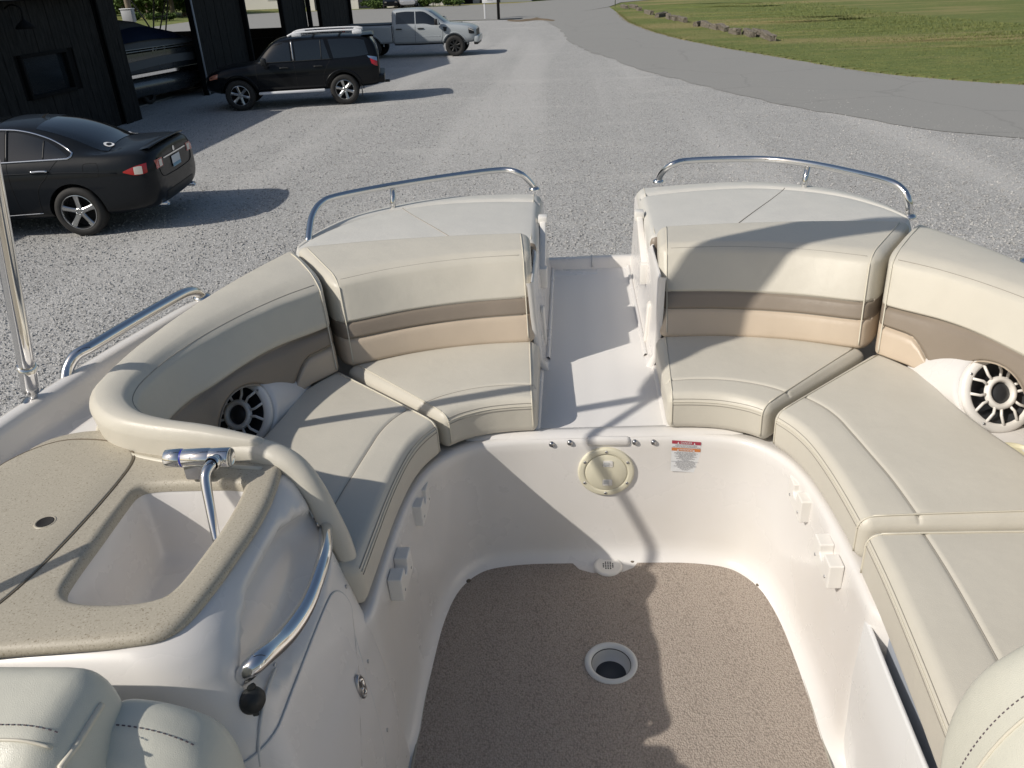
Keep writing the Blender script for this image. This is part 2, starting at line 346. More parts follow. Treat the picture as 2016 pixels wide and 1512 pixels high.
def pad(name, F, Lu, Lv, h, r, nu, nv, parent, panels, crown=0.0, gu=(), gv=(), gd=0.006, gw=0.008, rw=None):
    """upholstered block: F(s,t,w) maps s,t in 0..1 and w in 0..h metres; panels split it by t/s into parts"""
    ex = []
    for e in gv: ex += [e * Lv + q * gw for q in (-1.6, -0.8, -0.35, 0, 0.35, 0.8, 1.6)]
    exu = []
    for e in gu: exu += [e * Lu + q * gw for q in (-1.6, -0.8, -0.35, 0, 0.35, 0.8, 1.6)]
    us, vs_, ws = lines(Lu, r, nu, exu), lines(Lv, r, nv, ex), lines(h, min(r, h / 2.01), 2)
    A, B, C = len(us), len(vs_), len(ws); idx = {}; P = []; rawp = []
    def vid(i, j, k):
        if (i, j, k) in idx: return idx[(i, j, k)]
        p = Vector((us[i], vs_[j], ws[k])); rr = min(r, h / 2.01)
        q = Vector((min(max(p.x, rr), Lu - rr), min(max(p.y, rr), Lv - rr), min(max(p.z, rr), h - rr))); d = p - q
        if d.length > 1e-9: p2 = q + d.normalized() * rr
        else: p2 = p
        wv = p2.z
        if k == C - 1:
            s, t = us[i] / Lu, vs_[j] / Lv
            wv += crown * (max(0, math.sin(math.pi * s)) ** 0.5) * (max(0, math.sin(math.pi * t)) ** 0.5)
            for e in gv: wv -= gd * math.exp(-((vs_[j] - e * Lv) / (gw * 0.7)) ** 2)
            for e in gu: wv -= gd * math.exp(-((us[i] - e * Lu) / (gw * 0.7)) ** 2)
        idx[(i, j, k)] = len(P); P.append(F(p2.x / Lu, p2.y / Lv, wv)); rawp.append((us[i] / Lu, vs_[j] / Lv, ws[k] / h)); return idx[(i, j, k)]
    fs = []
    for i in range(A - 1):
        for j in range(B - 1):
            fs.append((vid(i, j, C - 1), vid(i + 1, j, C - 1), vid(i + 1, j + 1, C - 1), vid(i, j + 1, C - 1)))
            fs.append((vid(i, j, 0), vid(i, j + 1, 0), vid(i + 1, j + 1, 0), vid(i + 1, j, 0)))
    for i in range(A - 1):
        for k in range(C - 1):
            fs.append((vid(i, 0, k), vid(i + 1, 0, k), vid(i + 1, 0, k + 1), vid(i, 0, k + 1)))
            fs.append((vid(i, B - 1, k), vid(i, B - 1, k + 1), vid(i + 1, B - 1, k + 1), vid(i + 1, B - 1, k)))
    for j in range(B - 1):
        for k in range(C - 1):
            fs.append((vid(0, j, k), vid(0, j, k + 1), vid(0, j + 1, k + 1), vid(0, j + 1, k)))
            fs.append((vid(A - 1, j, k), vid(A - 1, j + 1, k), vid(A - 1, j + 1, k + 1), vid(A - 1, j, k + 1)))
    full = bpy.data.meshes.new('tmp'); full.from_pydata([tuple(p) for p in P], [], fs); full.update()
    bm = bmesh.new(); bm.from_mesh(full); bmesh.ops.recalc_face_normals(bm, faces=bm.faces); bm.normal_update()
    nrm = [v.normal.copy() for v in bm.verts]; bm.faces.ensure_lookup_table(); fs = [tuple(v.index for v in f.verts) for f in bm.faces]; bm.free()
    bpy.data.meshes.remove(full); objs = []
    left = list(range(len(fs)))
    for (pn, t0, t1, s0, s1, mat) in panels:
        use = []; rest = []
        for f in left:
            c = [sum(rawp[v][a] for v in fs[f]) / 4 for a in (0, 1)]
            (use if (t0 <= c[1] <= t1 and s0 <= c[0] <= s1) else rest).append(f)
        left = rest; mp = {}; vv = []; nn = []; ff = []
        for f in use:
            for v in fs[f]:
                if v not in mp: mp[v] = len(vv); vv.append(P[v]); nn.append(nrm[v])
            ff.append(tuple(mp[v] for v in fs[f]))
        if not ff: continue
        o = MO(pn, vv, ff, mat, parent)
        o.data.normals_split_custom_set_from_vertices([tuple(q) for q in nn])
        objs.append(o)
    return objs
def seam(name, pts, mat, parent, r=0.0016, k=5): return tube(name, pts, r, mat, parent, k)
def lin(a, b, n): return [a + (b - a) * i / (n - 1) for i in range(n)]

# ================================================================== SETTING
def sheet(name, pts, z, mat, kind='structure'):
    o = MO(name, [Vector((p[0], p[1], z)) for p in pts], [tuple(range(len(pts)))], mat, None, False); o['kind'] = kind
    if o.data.polygons[0].normal.z < 0: o.data.flip_normals()
    return o
sheet('ground', [(-900, -300), (900, -300), (900, 1500), (-900, 1500)], -0.03, 'grass')
def wob(pts, n, amp):
    out = []
    for i, p in enumerate(even(cat([Vector((a, b, 0)) for a, b in pts], n), n)):
        out.append((p.x + random.uniform(-amp, amp), p.y + random.uniform(-amp, amp)))
    return out
rl = [G(*p) for p in ((1062, 36), (1098, 55), (1120, 80), (1160, 101), (1200, 115), (1280, 142), (1370, 165), (1470, 191), (1560, 210), (1680, 232), (1800, 250), (2016, 275))]
rr_ = [G(*p) for p in ((1200, 14), (1215, 25), (1240, 45), (1310, 70), (1400, 90), (1560, 118), (1680, 138), (1800, 152), (2016, 168))]
RLp = [(p.x, p.y) for p in rl] + [(12, 11.6), (20, 7.5), (40, 1)]
RRp = [(p.x, p.y) for p in rr_] + [(16, 18.2), (24, 14.5), (44, 8)]
RL = wob(RLp, 160, 0.10); RR = wob(RRp, 160, 0.04)
sheet('gravel_lot', [(-60, -40), (60, -40), (45, 4)] + [(x + 1.3, y + 1.0) for x, y in reversed(RLp[1:-1])] + [(-2.0, 61.5), (-8, 63.2), (-30, 62), (-60, 60)], 0.0, 'gravel')
vs = [Vector((p[0], p[1], 0.010)) for p in RL] + [Vector((p[0], p[1], 0.012)) for p in RR]
road = MO('road', vs, [(i, i + 1, 160 + i + 1, 160 + i) for i in range(159)], 'asphalt', None, False); road['kind'] = 'structure'
if road.data.polygons[0].normal.z < 0: road.data.flip_normals()
st = sheet('street', [(-37, 62.6), (-30, 63), (-8, 64), (-2.5, 61.5), (3.4, 77), (5, 86), (20, 104), (90, 150), (90, 160), (10, 118), (-6, 96), (-30, 95.5), (-37, 96)], 0.006, 'asphalt')
# near edge of the field: a low turf bank along the road
bank = []
for i in range(160):
    p = Vector((*RR[i], 0)); q = Vector((*RR[min(i + 1, 159)], 0)) if i < 159 else p + (p - Vector((*RR[i - 1], 0)))
    nrm = Vector(((q - p).y, -(q - p).x, 0)).normalized(); nrm = -nrm if nrm.x < 0 else nrm
    bank.append([p + nrm * a + Vector((0, 0, z)) for a, z in ((-0.02 + random.uniform(-.05, .05), -0.02), (0.06, 0.02), (0.3, 0.035), (3.0, 0.03), (9.0, 0.0), (14.0, -0.04))])
o = loft('grass_field', bank, 'grass'); o['kind'] = 'structure'
# grass blades and dry fringe, one mass each
def blades(name, label, n, pick, mat, h0, h1):
    vs, fs = [], []
    for i in range(n):
        x, y = pick(); h = random.uniform(h0, h1); a = random.uniform(0, 6.283); wd = h * 0.35
        dx, dy = math.cos(a) * wd, math.sin(a) * wd; lx, ly = random.uniform(-.5, .5) * h, random.uniform(-.5, .5) * h
        b = len(vs); vs += [(x - dx, y - dy, -0.02), (x + dx, y + dy, -0.02), (x + lx, y + ly, h)]; fs.append((b, b + 1, b + 2))
    o = MO(name, vs, fs, mat, None, False); tag(o, label, 'grass'); o['kind'] = 'stuff'; return o
def pick_field():
    while True:
        i = int(random.random() ** 0.7 * 150) + 5; p = RR[i]; off = random.random() ** 2 * 16
        q = RR[i - 3]; d = Vector((q[1] - p[1], p[0] - q[0], 0)); d.normalize(); d = -d if d.x < 0 else d
        return p[0] + d.x * off + .05, p[1] + d.y * off
def pick_edge():
    i = random.randrange(20, 158); p = RR[i]; return p[0] + random.gauss(0.12, 0.14), p[1] + random.gauss(0.1, 0.14)
blades('grass_blades', 'short green grass blades over the mown field beside the road', 150000, pick_field, 'blade', 0.025, 0.075)
blades('dry_grass', 'dry straw coloured grass fringe along the road edge', 16000, pick_edge, 'dry_blade', 0.02, 0.06)
# loose stones lying on the lot, too many to count
def stones():
    oc = [Vector(v) for v in ((1, 0, 0), (-1, 0, 0), (0, 1, 0), (0, -1, 0), (0, 0, 1), (0, 0, -1))]
    of = ((0, 2, 4), (2, 1, 4), (1, 3, 4), (3, 0, 4), (2, 0, 5), (1, 2, 5), (3, 1, 5), (0, 3, 5)); vs, fs = [], []
    n = 0
    while n < 42000:
        px, py = random.uniform(-60, 2060), random.uniform(60, 860)
        p = G(px, py)
        if p.y > 26 or p.x > 12 or (p.x > 0 and p.y > 14 - 0.0 * p.x and p.x > 9 - 0.3 * (p.y - 14)): continue
        s = random.uniform(0.006, 0.02) * (1.0 if p.y < 9 else 1.2); a = random.uniform(0, 6.28); b = len(vs)
        R = Matrix.Rotation(a, 3, 'Z') @ Matrix.Rotation(random.uniform(-.6, .6), 3, 'X')
        sc3 = Vector((s, s * random.uniform(.6, 1), s * random.uniform(.45, .8)))
        vs += [p + R @ Vector((v.x * sc3.x, v.y * sc3.y, v.z * sc3.z)) + Vector((0, 0, s * .2)) for v in oc]; fs += [tuple(b + q for q in f) for f in of]; n += 1
    o = MO('gravel_stones', vs, fs, 'gravel', None, False); tag(o, 'loose crushed grey stones covering the lot', 'gravel'); o['kind'] = 'stuff'
stones()

# ================================================================== THE BOAT
boat = thing('boat', 'white deck boat with ivory wraparound seats seen from its own cockpit', 'boat', V(0, 2.0, 1))
def mir(pts): return [(-p[0], *p[1:]) for p in pts]
def curveV(pts, n=160): return Curve([V(*p) for p in pts], n)

# ---- cockpit liner: sole, moulded wall and lip running round the U
LIP = [(0.0, 2.395), (.15, 2.395), (.3, 2.392), (.42, 2.375), (.50, 2.345), (.56, 2.29), (.605, 2.215), (.632, 2.12), (.648, 2.0), (.655, 1.85), (.657, 1.7), (.655, 1.56)]
path = [Vector((-p[0], p[1], 0)) for p in reversed(LIP[1:])] + [Vector((p[0], p[1], 0)) for p in LIP]
path = [Vector((-.745, 1.44, 0)), Vector((-.695, 1.475, 0)), Vector((-.663, 1.52, 0))] + path + [Vector((.665, 1.525, 0)), Vector((.70, 1.485, 0)), Vector((.75, 1.46, 0))]
path = even(cat(path, 340), 170)
prof = [(-.30, 1.525), (-.12, 1.535), (-.04, 1.546), (-.022, 1.550), (-.010, 1.549), (-.002, 1.543), (.003, 1.53), (.004, 1.50), (.008, 1.36), (.012, 1.2), (.016, 1.10), (.020, 1.065), (.030, 1.037), (.046, 1.018), (.066, 1.007), (.09, 1.003), (.13, 1.002)]
rows = []
for i, p in enumerate(path):
    t = path[min(i + 1, len(path) - 1)] - path[max(i - 1, 0)]; t.normalize(); nin = Vector((t.y, -t.x, 0))
    rows.append([V(p.x + nin.x * a, p.y + nin.y * a, z) for a, z in prof])
loft('cockpit_wall', rows, 'gelcoat', boat)
bm = bmesh.new(); sq = [bm.verts.new(V(*q, .999)) for q in ((-.8, -.2), (.8, -.2), (.8, 2.5), (-.8, 2.5))]; hl = [bm.verts.new(V(.058 / S * math.cos(a), 1.847 + .058 / S * math.sin(a), .999)) for a in lin(0, 6.2832, 41)[:-1]]
bmesh.ops.triangle_fill(bm, edges=[bm.edges.new((sq[i], sq[(i + 1) % 4])) for i in range(4)] + [bm.edges.new((hl[i], hl[(i + 1) % 40])) for i in range(40)], use_beauty=True)
bmesh.ops.recalc_face_normals(bm, faces=bm.faces); me = bpy.data.meshes.new('cockpit_sole'); bm.to_mesh(me); bm.free(); me.materials.append(MATS['gelcoat'])
o = bpy.data.objects.new('cockpit_sole', me); COL.objects.link(o); o.parent = boat; o.matrix_parent_inverse = par_world(boat).inverted()

# ---- walkway between the seats
MO('walkway', [V(-.30, 2.47, 1.549), V(.30, 2.47, 1.549), V(.30, 4.24, 1.549), V(-.30, 4.24, 1.549)], [(0, 1, 2, 3)], 'nonskid', boat, False)
loft('walkway_sill', [[V(x, y, z) for x in lin(-.5, .5, 9)] for y, z in ((2.40, 1.547), (2.415, 1.556), (2.44, 1.558), (2.462, 1.556), (2.47, 1.5))], 'gelcoat', boat)
for s in (-1, 1):
    for y0, y1 in ((0, 1),):
        loft('walkway_side', [[V(s * x, y, z) for x, z in ((.205, 1.549), (.215, 1.552), (.225, 1.565), (.232, 1.60), (.245, 1.80), (.25, 1.93), (.262, 1.95)) + (((.30, 1.955), (.36, 1.80)) if y > 3.36 else ((.263, 1.945), (.264, 1.90)))] for y in lin(2.96, 4.24, 24)], 'gelcoat', boat)
    loft('side_nose', [[V(s * (x + q), 2.96 - e_, z) for x, z in ((.205, 1.549), (.232, 1.60), (.245, 1.80), (.25, 1.93), (.255, 1.948))] for q, e_ in ((0, 0), (.006, .012), (.018, .016), (.026, .016))], 'gelcoat', boat)
    loft('moulded_ridge', [[V(s * (.212 + .010 * math.cos(a)), y, 1.552 + .012 * math.sin(a)) for a in lin(-.5, 3.6, 9)] for y in lin(3.05, 4.2, 10)], 'gelcoat', boat)
    loft('cushion_plinth', [[V(s * x, y, z) for x, z in ((.222, 1.50), (.224, 1.545), (.235, 1.558), (.30, 1.558))] for y in lin(2.45, 3.06, 6)], 'gelcoat', boat)
    # rounded fender strip on the walkway side
    B3 = Matrix.Rotation(0.05 * s, 3, 'Y')
    boxmesh('fender_strip', V(s * .232, 3.20, 1.645), (.016, .045, .145), 'plastic_white', boat, .012, B3, 3)
    # hinged gate stop: two blocks with a bar between them
    p0, p1 = V(s * .235, 3.74, 1.965), V(s * .235, 3.44, 1.825); d = (p1 - p0); Rb = frame_of(d, Vector((1, 0, 0)))
    bar = boxmesh('gate_bar', (p0 + p1) / 2, (.030, .022, d.length), 'plastic_white', boat, .004, Rb)
    boxmesh('upper_block', V(s * .235, 3.745, 1.975), (.034, .045, .035), 'plastic_white', bar, .005)
    boxmesh('lower_block', V(s * .236, 3.425, 1.795), (.034, .040, .075), 'plastic_white', bar, .005)
# stern sill closing the walkway
loft('stern_sill', [[V(x, y, z) for x in lin(-.27, .27, 25)] for y, z in ((4.20, 1.549), (4.212, 1.57), (4.225, 1.592), (4.245, 1.600), (4.275, 1.600), (4.295, 1.59), (4.30, 1.56), (4.30, 1.2))], 'gelcoat', boat)
tube('sill_joint', [V(.012, 4.20, 1.56), V(.012, 4.228, 1.598), V(.012, 4.27, 1.604), V(.012, 4.30, 1.585)], .004, 'plastic_grey', boat, 6)

# ---- side decks, toe rails and hull
GUN = [(1.10, 4.05), (1.25, 3.72), (1.36, 3.40), (1.48, 3.10), (1.585, 2.85), (1.67, 2.55), (1.73, 2.30), (1.775, 2.05), (1.808, 1.85), (1.83, 1.5), (1.845, 1.1), (1.85, .6), (1.84, 0.0), (1.80, -.6)]
for s in (-1, 1):
    gp = even(cat([Vector((s * a, b, 0)) for a, b in GUN], 120), 70); rows = []; hull = []
    for i, p in enumerate(gp):
        t = gp[min(i + 1, 69)] - gp[max(i - 1, 0)]; t.normalize(); nin = Vector((t.y, -t.x, 0)); nin = nin if nin.x * s < 0 else -nin
        dz = -.11 * max(0, min(1, (p.y - 2.75) / .6)); rows.append([V(p.x + nin.x * a, p.y + nin.y * a, z + dz) for a, z in ((.004, 1.93), (0, 1.955), (.003, 1.985), (.012, 2.0), (.03, 2.006), (.055, 2.005), (.068, 1.998), (.078, 1.975), (.085, 1.935), (.095, 1.912), (.115, 1.904), (.165, 1.904), (.185, 1.910), (.20, 1.925), (.215, 1.942), (.235, 1.947)) + ((lambda k: ((.26 + .08 * k, 1.948), (.30 + .30 * k, 1.945)))(max(0.0, min(1.0, (2.0 - p.y) / .35))))])
        hull.append([V(p.x + nin.x * .004, p.y, 1.93 + dz)] + [V(p.x * k, p.y, z + (dz if z > 1.5 else 0)) for k, z in ((1.015, 1.90), (1.015, 1.87), (.985, 1.84), (.97, 1.6), (.94, 1.2), (.88, .85), (.74, .62), (.5, .47), (.25, .36), (0, .26))])
    loft('side_deck', rows, 'gelcoat', boat); loft('hull_side', hull, 'gelcoat_cool', boat)
    # stern moulding carrying the sun pad
    fr = Curve([V(s * a, b, 1.1) for a, b in ((.27, 3.0), (.6, 2.98), (.95, 2.95), (1.30, 2.9))]); bk = Curve([V(s * a, b, 1.1) for a, b in ((.27, 4.27), (.6, 4.27), (.9, 4.2), (1.12, 4.05), (1.30, 3.82), (1.40, 3.5), (1.45, 3.2))])
    pad('stern_moulding', lambda a, b, c: fr(a).lerp(bk(a), b) + Vector((0, 0, c)), .9, .9, .68 * S, .04, 12, 6, boat, [('stern_moulding', -1, 2, -1, 2, 'gelcoat')])
    # moulded seat base under the cushions
    loft('seat_base', [[V(s * a, b, 1.53), V(s * (a + .05), b + .05, 1.2)] for a, b in ((.3, 2.42), (.6, 2.5), (.8, 2.3), (.85, 1.7))], 'gelcoat', boat)
boxmesh('transom', V(0, 4.15, 1.15), (2.0 * S, .1, .8 * S), 'gelcoat_cool', boat, .02)

# ---- carpet
CARP = [(.13, 2.372), (.25, 2.376), (.40, 2.362), (.50, 2.318), (.565, 2.24), (.597, 2.12), (.603, 1.95), (.602, 1.7), (.598, 1.4), (.592, 1.0), (.585, .3)]
half = even(cat([Vector((a, b, 0)) for a, b in CARP], 100), 60)
notch = [Vector(q) for q in ((-.125, 2.34, 0), (-.10, 2.305, 0), (-.055, 2.285, 0), (0.005, 2.28, 0), (.065, 2.287, 0), (.108, 2.31, 0), (.128, 2.345, 0))]
out = [Vector((-p.x, p.y, 0)) for p in reversed(half)] + notch + half
out = [p + Vector((random.uniform(-1, 1), random.uniform(-1, 1), 0)) * .0012 for p in out]
carpet_t = thing('carpet', 'brown loop pile snap-in carpet on the cockpit floor', 'carpet', V(0, 1.5, 1.004))
bm = bmesh.new(); top = [bm.verts.new(V(p.x, p.y, 1.0125)) for p in out]; bot = [bm.verts.new(V(p.x * 1.002, p.y + .001, 1.003)) for p in out]
hole = [bm.verts.new(V(.060 / S * math.cos(a), 1.847 + .060 / S * math.sin(a), 1.0125)) for a in lin(0, 6.2832, 41)[:-1]]
te = [bm.edges.new((top[i], top[(i + 1) % len(top)])) for i in range(len(top))] + [bm.edges.new((hole[i], hole[(i + 1) % 40])) for i in range(40)]
bmesh.ops.triangle_fill(bm, edges=te, use_beauty=True)
for i in range(len(out)):
    j = (i + 1) % len(out); bm.faces.new((top[i], top[j], bot[j], bot[i]))
bmesh.ops.recalc_face_normals(bm, faces=bm.faces); me = bpy.data.meshes.new('pile'); bm.to_mesh(me); bm.free(); me.materials.append(MATS['carpet'])
o = bpy.data.objects.new('pile', me); COL.objects.link(o); o.parent = carpet_t; o.matrix_parent_inverse = par_world(carpet_t).inverted()
tube('bound_edge', [V(p.x * 1.004, p.y + .003, 1.009) for p in half[12:]], .0042, 'carpet_edge', carpet_t, 6)
tube('bound_edge', [V(-p.x * 1.004, p.y + .003, 1.009) for p in half[12:]], .0042, 'carpet_edge', carpet_t, 6)
for q in ((922, 1143), (1142, 1103), (1245, 1104), (1494, 1151)):
    p = U(*q, z=1.0135); lathe('snap', [(.0001, .0022), (.005, .002), (.0075, .0006), (.008, -.001)], V(p.x, p.y, p.z), Vector((0, 0, 1)), 'bark', carpet_t, 14)
# loose thread tuft at the frayed edge
p = U(1562, 1280, z=1.012)
for k in range(7):
    a = random.uniform(-.6, 1.2); tube('thread', cat([V(p.x, p.y, 1.010), V(p.x + .012 * math.cos(a), p.y + .012 * math.sin(a), 1.016), V(p.x + .026 * math.cos(a + .3), p.y + .02 * math.sin(a), 1.008)], 6), .0008, 'carpet_edge', carpet_t, 4)

# ---- table socket in the floor
p = V(0, 1.847, 1.010)
k = lathe('table_socket', [(.0665, -.004), (.0672, .001), (.066, .0045), (.061, .0068), (.056, .0062), (.052, .004), (.050, .000), (.0485, -.010), (.047, -.030), (.040, -.033), (.0385, -.036), (.0001, -.037)], p, Vector((0, 0, 1)), 'plastic_grey', boat, 48)
lathe('socket_cap', [(.0385, -.0345), (.037, -.033), (.0001, -.033)], p, Vector((0, 0, 1)), 'socket_dark', k, 32)
tube('socket_groove', [p + Vector((.0495 * math.cos(a), .0495 * math.sin(a), -.002)) for a in lin(0, 6.283, 40)[:-1]], .0014, 'cone_black', k, 5, True)
# ---- floor drain with its white recess
p = U(1197, 1116, z=1.012); p = V(p.x, p.y, 1.008)
k = lathe('floor_drain', [(.0415, -.008), (.0415, .006), (.040, .009), (.036, .0105), (.032, .0095), (.028, .0085), (.0001, .0085)], p, Vector((0, 0, 1)), 'plastic_white', boat, 40)
for i in range(-2, 3):
    for j in range(-2, 3):
        if abs(i) + abs(j) < 4: lathe('drain_hole', [(.0022, .0087), (.0022, .0094), (.0001, .0094)], p + Vector((i * .0068, j * .0068, 0)), Vector((0, 0, 1)), 'cone_black', k, 8)
# ---- round inspection plate on the bulkhead
nb = Vector((0, -1, .012)).normalized(); p0 = U(1193, 928, y=2.386); pc = V(p0.x, p0.y, p0.z)
k = lathe('deck_plate', [(.0785, -.004), (.0785, .004), (.0765, .0065), (.073, .0075), (.066, .0075), (.061, .0078), (.0595, .0055), (.0585, .005)], pc, nb, 'plastic_cream', boat, 56)
lathe('plate_cap', [(.0582, .002), (.0582, .0068), (.056, .0082), (.02, .0088), (.0001, .0088)], pc, nb, 'plastic_cream', k, 48)
Bn = frame_of(nb)
for i in range(6):
    a = R_(90 + 60 * i); c = pc + Bn @ Vector((.0685 * math.cos(a), .0685 * math.sin(a), .0075))
    lathe('screw', [(.0045, -.001), (.0042, .001), (.003, .0018), (.0001, .0019)], c, nb, 'steel_dull', k, 12)
for sy in (1, -1):
    c = pc + Bn @ Vector((.004, sy * .031, .0088))
    boxmesh('finger_grip', c, (.028, .020, .003), 'plastic_white', k, .003, Bn)
    boxmesh('finger_slot', c + Bn @ Vector((-.003, -sy * .001, .0012)), (.016, .013, .002), 'plastic_grey', k, .002, Bn)
# ---- screw caps and the moulded pad along the bulkhead lip
for q in ((1086, 875), (1122, 872), (1250, 871), (1287, 871)):
    c = U(*q, y=2.389); lathe('cap_nut', [(.0078, -.003), (.0078, .002), (.0062, .004), (.0035, .0052), (.0001, .0055)], V(*c), nb, 'steel_dull', boat, 20)
c = U(1197, 864, y=2.39); boxmesh('moulded_pad', V(c.x, 2.397, 1.535), (.122, .022, .030), 'gelcoat', boat, .012, None, 4)
# ---- table leg brackets on the cockpit sides
def bracket(name, y0, y1, s):
    """two-lobed moulded clip with a notch between the lobes"""
    ym = (y0 + y1) / 2; x = s * .646; L = abs(y0 - y1)
    prof2 = [(-.5, -.5), (.5, -.5), (.5, .5), (.13, .5), (.13, .18), (.06, .06), (-.06, .06), (-.13, .18), (-.13, .5), (-.5, .5)]
    rows = []
    for dx in (0.006 * s, -s * .036):
        rows.append([V(x + dx, ym + a * L, 1.480 + b * .082) for a, b in prof2])
    o = loft(name, rows, 'plastic_white', boat, True, True, False)
    bv = o.modifiers.new('b', 'BEVEL'); bv.width = .003; bv.segments = 2; bv.limit_method = 'ANGLE'
    for a in (-.32, .32):
        lathe('screw', [(.0036, 0), (.0036, .0012), (.0001, .0014)], V(x - s * .036, ym + a * L, 1.462), Vector((-s, 0, 0)), 'steel_dull', o, 10)
bracket('table_bracket', 2.03, 2.18, 1); bracket('table_bracket', 1.73, 1.88, 1); bracket('table_bracket', 2.04, 2.19, -1); bracket('table_bracket', 1.69, 1.84, -1)
# ---- warning label stuck to the bulkhead
lt, rt, rbm, lb = [U(*q, y=2.384) for q in ((1323, 866), (1380, 870), (1376, 930), (1320, 927))]
def LB(a, b, off): # a 0..1 left-right, b 0..1 top-bottom
    q = lt.lerp(rt, a).lerp(lb.lerp(rbm, a), b); return V(q.x, q.y, q.z) + nb * off
def patch(name, a0, a1, b0, b1, off, mat, parent): return MO(name, [LB(a0, b1, off), LB(a1, b1, off), LB(a1, b0, off), LB(a0, b0, off)], [(0, 1, 2, 3)], mat, parent, False)
lab = patch('warning_label', 0, 1, 0, 1, .0012, 'label_white', boat)
patch('red_band', 0, 1, 0, .105, .0018, 'label_red', lab); patch('orange_band', 0, 1, .225, .325, .0018, 'label_orange', lab)
patch('rule', 0, 1, .668, .674, .0018, 'label_ink', lab)
def text(body, a, b, h, mat, bold=False):
    cu = bpy.data.curves.new('txt', 'FONT'); cu.body = body; cu.size = 1; cu.align_x = 'CENTER'; cu.align_y = 'CENTER'
    o = bpy.data.objects.new('txt', cu); COL.objects.link(o); dg = bpy.context.evaluated_depsgraph_get()
    me = bpy.data.meshes.new_from_object(o.evaluated_get(dg)); bpy.data.objects.remove(o); me.name = 'printed_line'
    if not me.vertices: return
    wd = max(v.co.x for v in me.vertices) - min(v.co.x for v in me.vertices)
    for v in me.vertices:
        v.co = LB(a + v.co.x * h * 1.02, b - v.co.y * h, .0024)
    me.materials.clear(); me.materials.append(MATS[mat]); q = bpy.data.objects.new('printed_line', me); COL.objects.link(q); q.parent = lab; q.matrix_parent_inverse = par_world(lab).inverted()
text('DANGER', .5, .055, .095, 'label_white'); text('WARNING', .5, .277, .095, 'label_white')
for a, b in ((.22, .06), (.78, .06), (.22, .28), (.77, .28)):
    MO('hazard_triangle', [LB(a - .03, b + .035, .0024), LB(a + .03, b + .035, .0024), LB(a, b - .035, .0024)], [(0, 1, 2)], 'label_white', lab, False)
L1 = ['CONTACT WITH ROTATING PROPELLER', 'BLADES WILL RESULT IN SERIOUS INJURY', 'TURN OFF ALL ENGINES BEFORE ENTERING WATER']
for i, t in enumerate(L1): text(t, .5, .13 + .033 * i, .04, 'label_ink')
L2 = ['IN CASE OF FIRE DO NOT OPEN', 'ENGINE BOX OR COMPARTMENT HATCH', 'SHUT DOWN ENGINES GENERATOR', 'AND BLOWERS DISCHARGE', 'EXTINGUISHER INTO THE OPENING OF', 'NEAREST POSSIBLE VENT', 'EXTINGUISHING COMPARTMENT', 'THROUGH IT', 'DO NOT OPEN ENGINE BOX']
for i, t in enumerate(L2): text(t, .5, .355 + .036 * i, .042, 'label_ink')
L3 = ['BEFORE STARTING ENGINE CHECK', 'COMPARTMENT FOR GASOLINE OR', 'VAPORS OPERATE BLOWER FOR', 'FOUR MINUTES AND VERIFY OPERATION', 'BEFORE STARTING ENGINE', 'FAILURE TO DO SO', 'MAY RESULT']
for i, t in enumerate(L3): text(t, .5, .70 + .038 * i, .042, 'label_ink')

# ---- open storage panel under the right hand seat
pt = [(.655, 1.62), (.651, 1.55), (.646, 1.45), (.640, 1.3), (.634, 1.12), (.63, .9), (.628, .4)]
pc_ = even(cat([Vector((a, b, 0)) for a, b in pt], 40), 24)
loft('storage_panel', [[V(p.x - .006, p.y, 1.002), V(p.x - .005, p.y, 1.3), V(p.x, p.y, 1.492), V(p.x + .003, p.y, 1.498), V(p.x + .010, p.y, 1.498), V(p.x + .013, p.y, 1.492), V(p.x + .013, p.y, 1.1)] for p in pc_], 'gelcoat_cool', boat)  # bluish gelcoat puts this panel's shade into its colour
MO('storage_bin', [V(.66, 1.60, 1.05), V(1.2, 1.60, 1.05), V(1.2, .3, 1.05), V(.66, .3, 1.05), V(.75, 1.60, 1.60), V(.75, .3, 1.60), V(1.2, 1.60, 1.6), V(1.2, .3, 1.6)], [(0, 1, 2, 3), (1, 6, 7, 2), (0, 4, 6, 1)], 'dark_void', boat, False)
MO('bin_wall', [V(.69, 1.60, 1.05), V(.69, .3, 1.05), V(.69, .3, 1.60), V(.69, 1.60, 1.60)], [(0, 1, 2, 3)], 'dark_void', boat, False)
tube('cable', cat([V(.672, 1.56, 1.42), V(.680, 1.545, 1.485), V(.685, 1.52, 1.50), V(.69, 1.49, 1.44)], 14), .005, 'plastic_white', boat, 8)

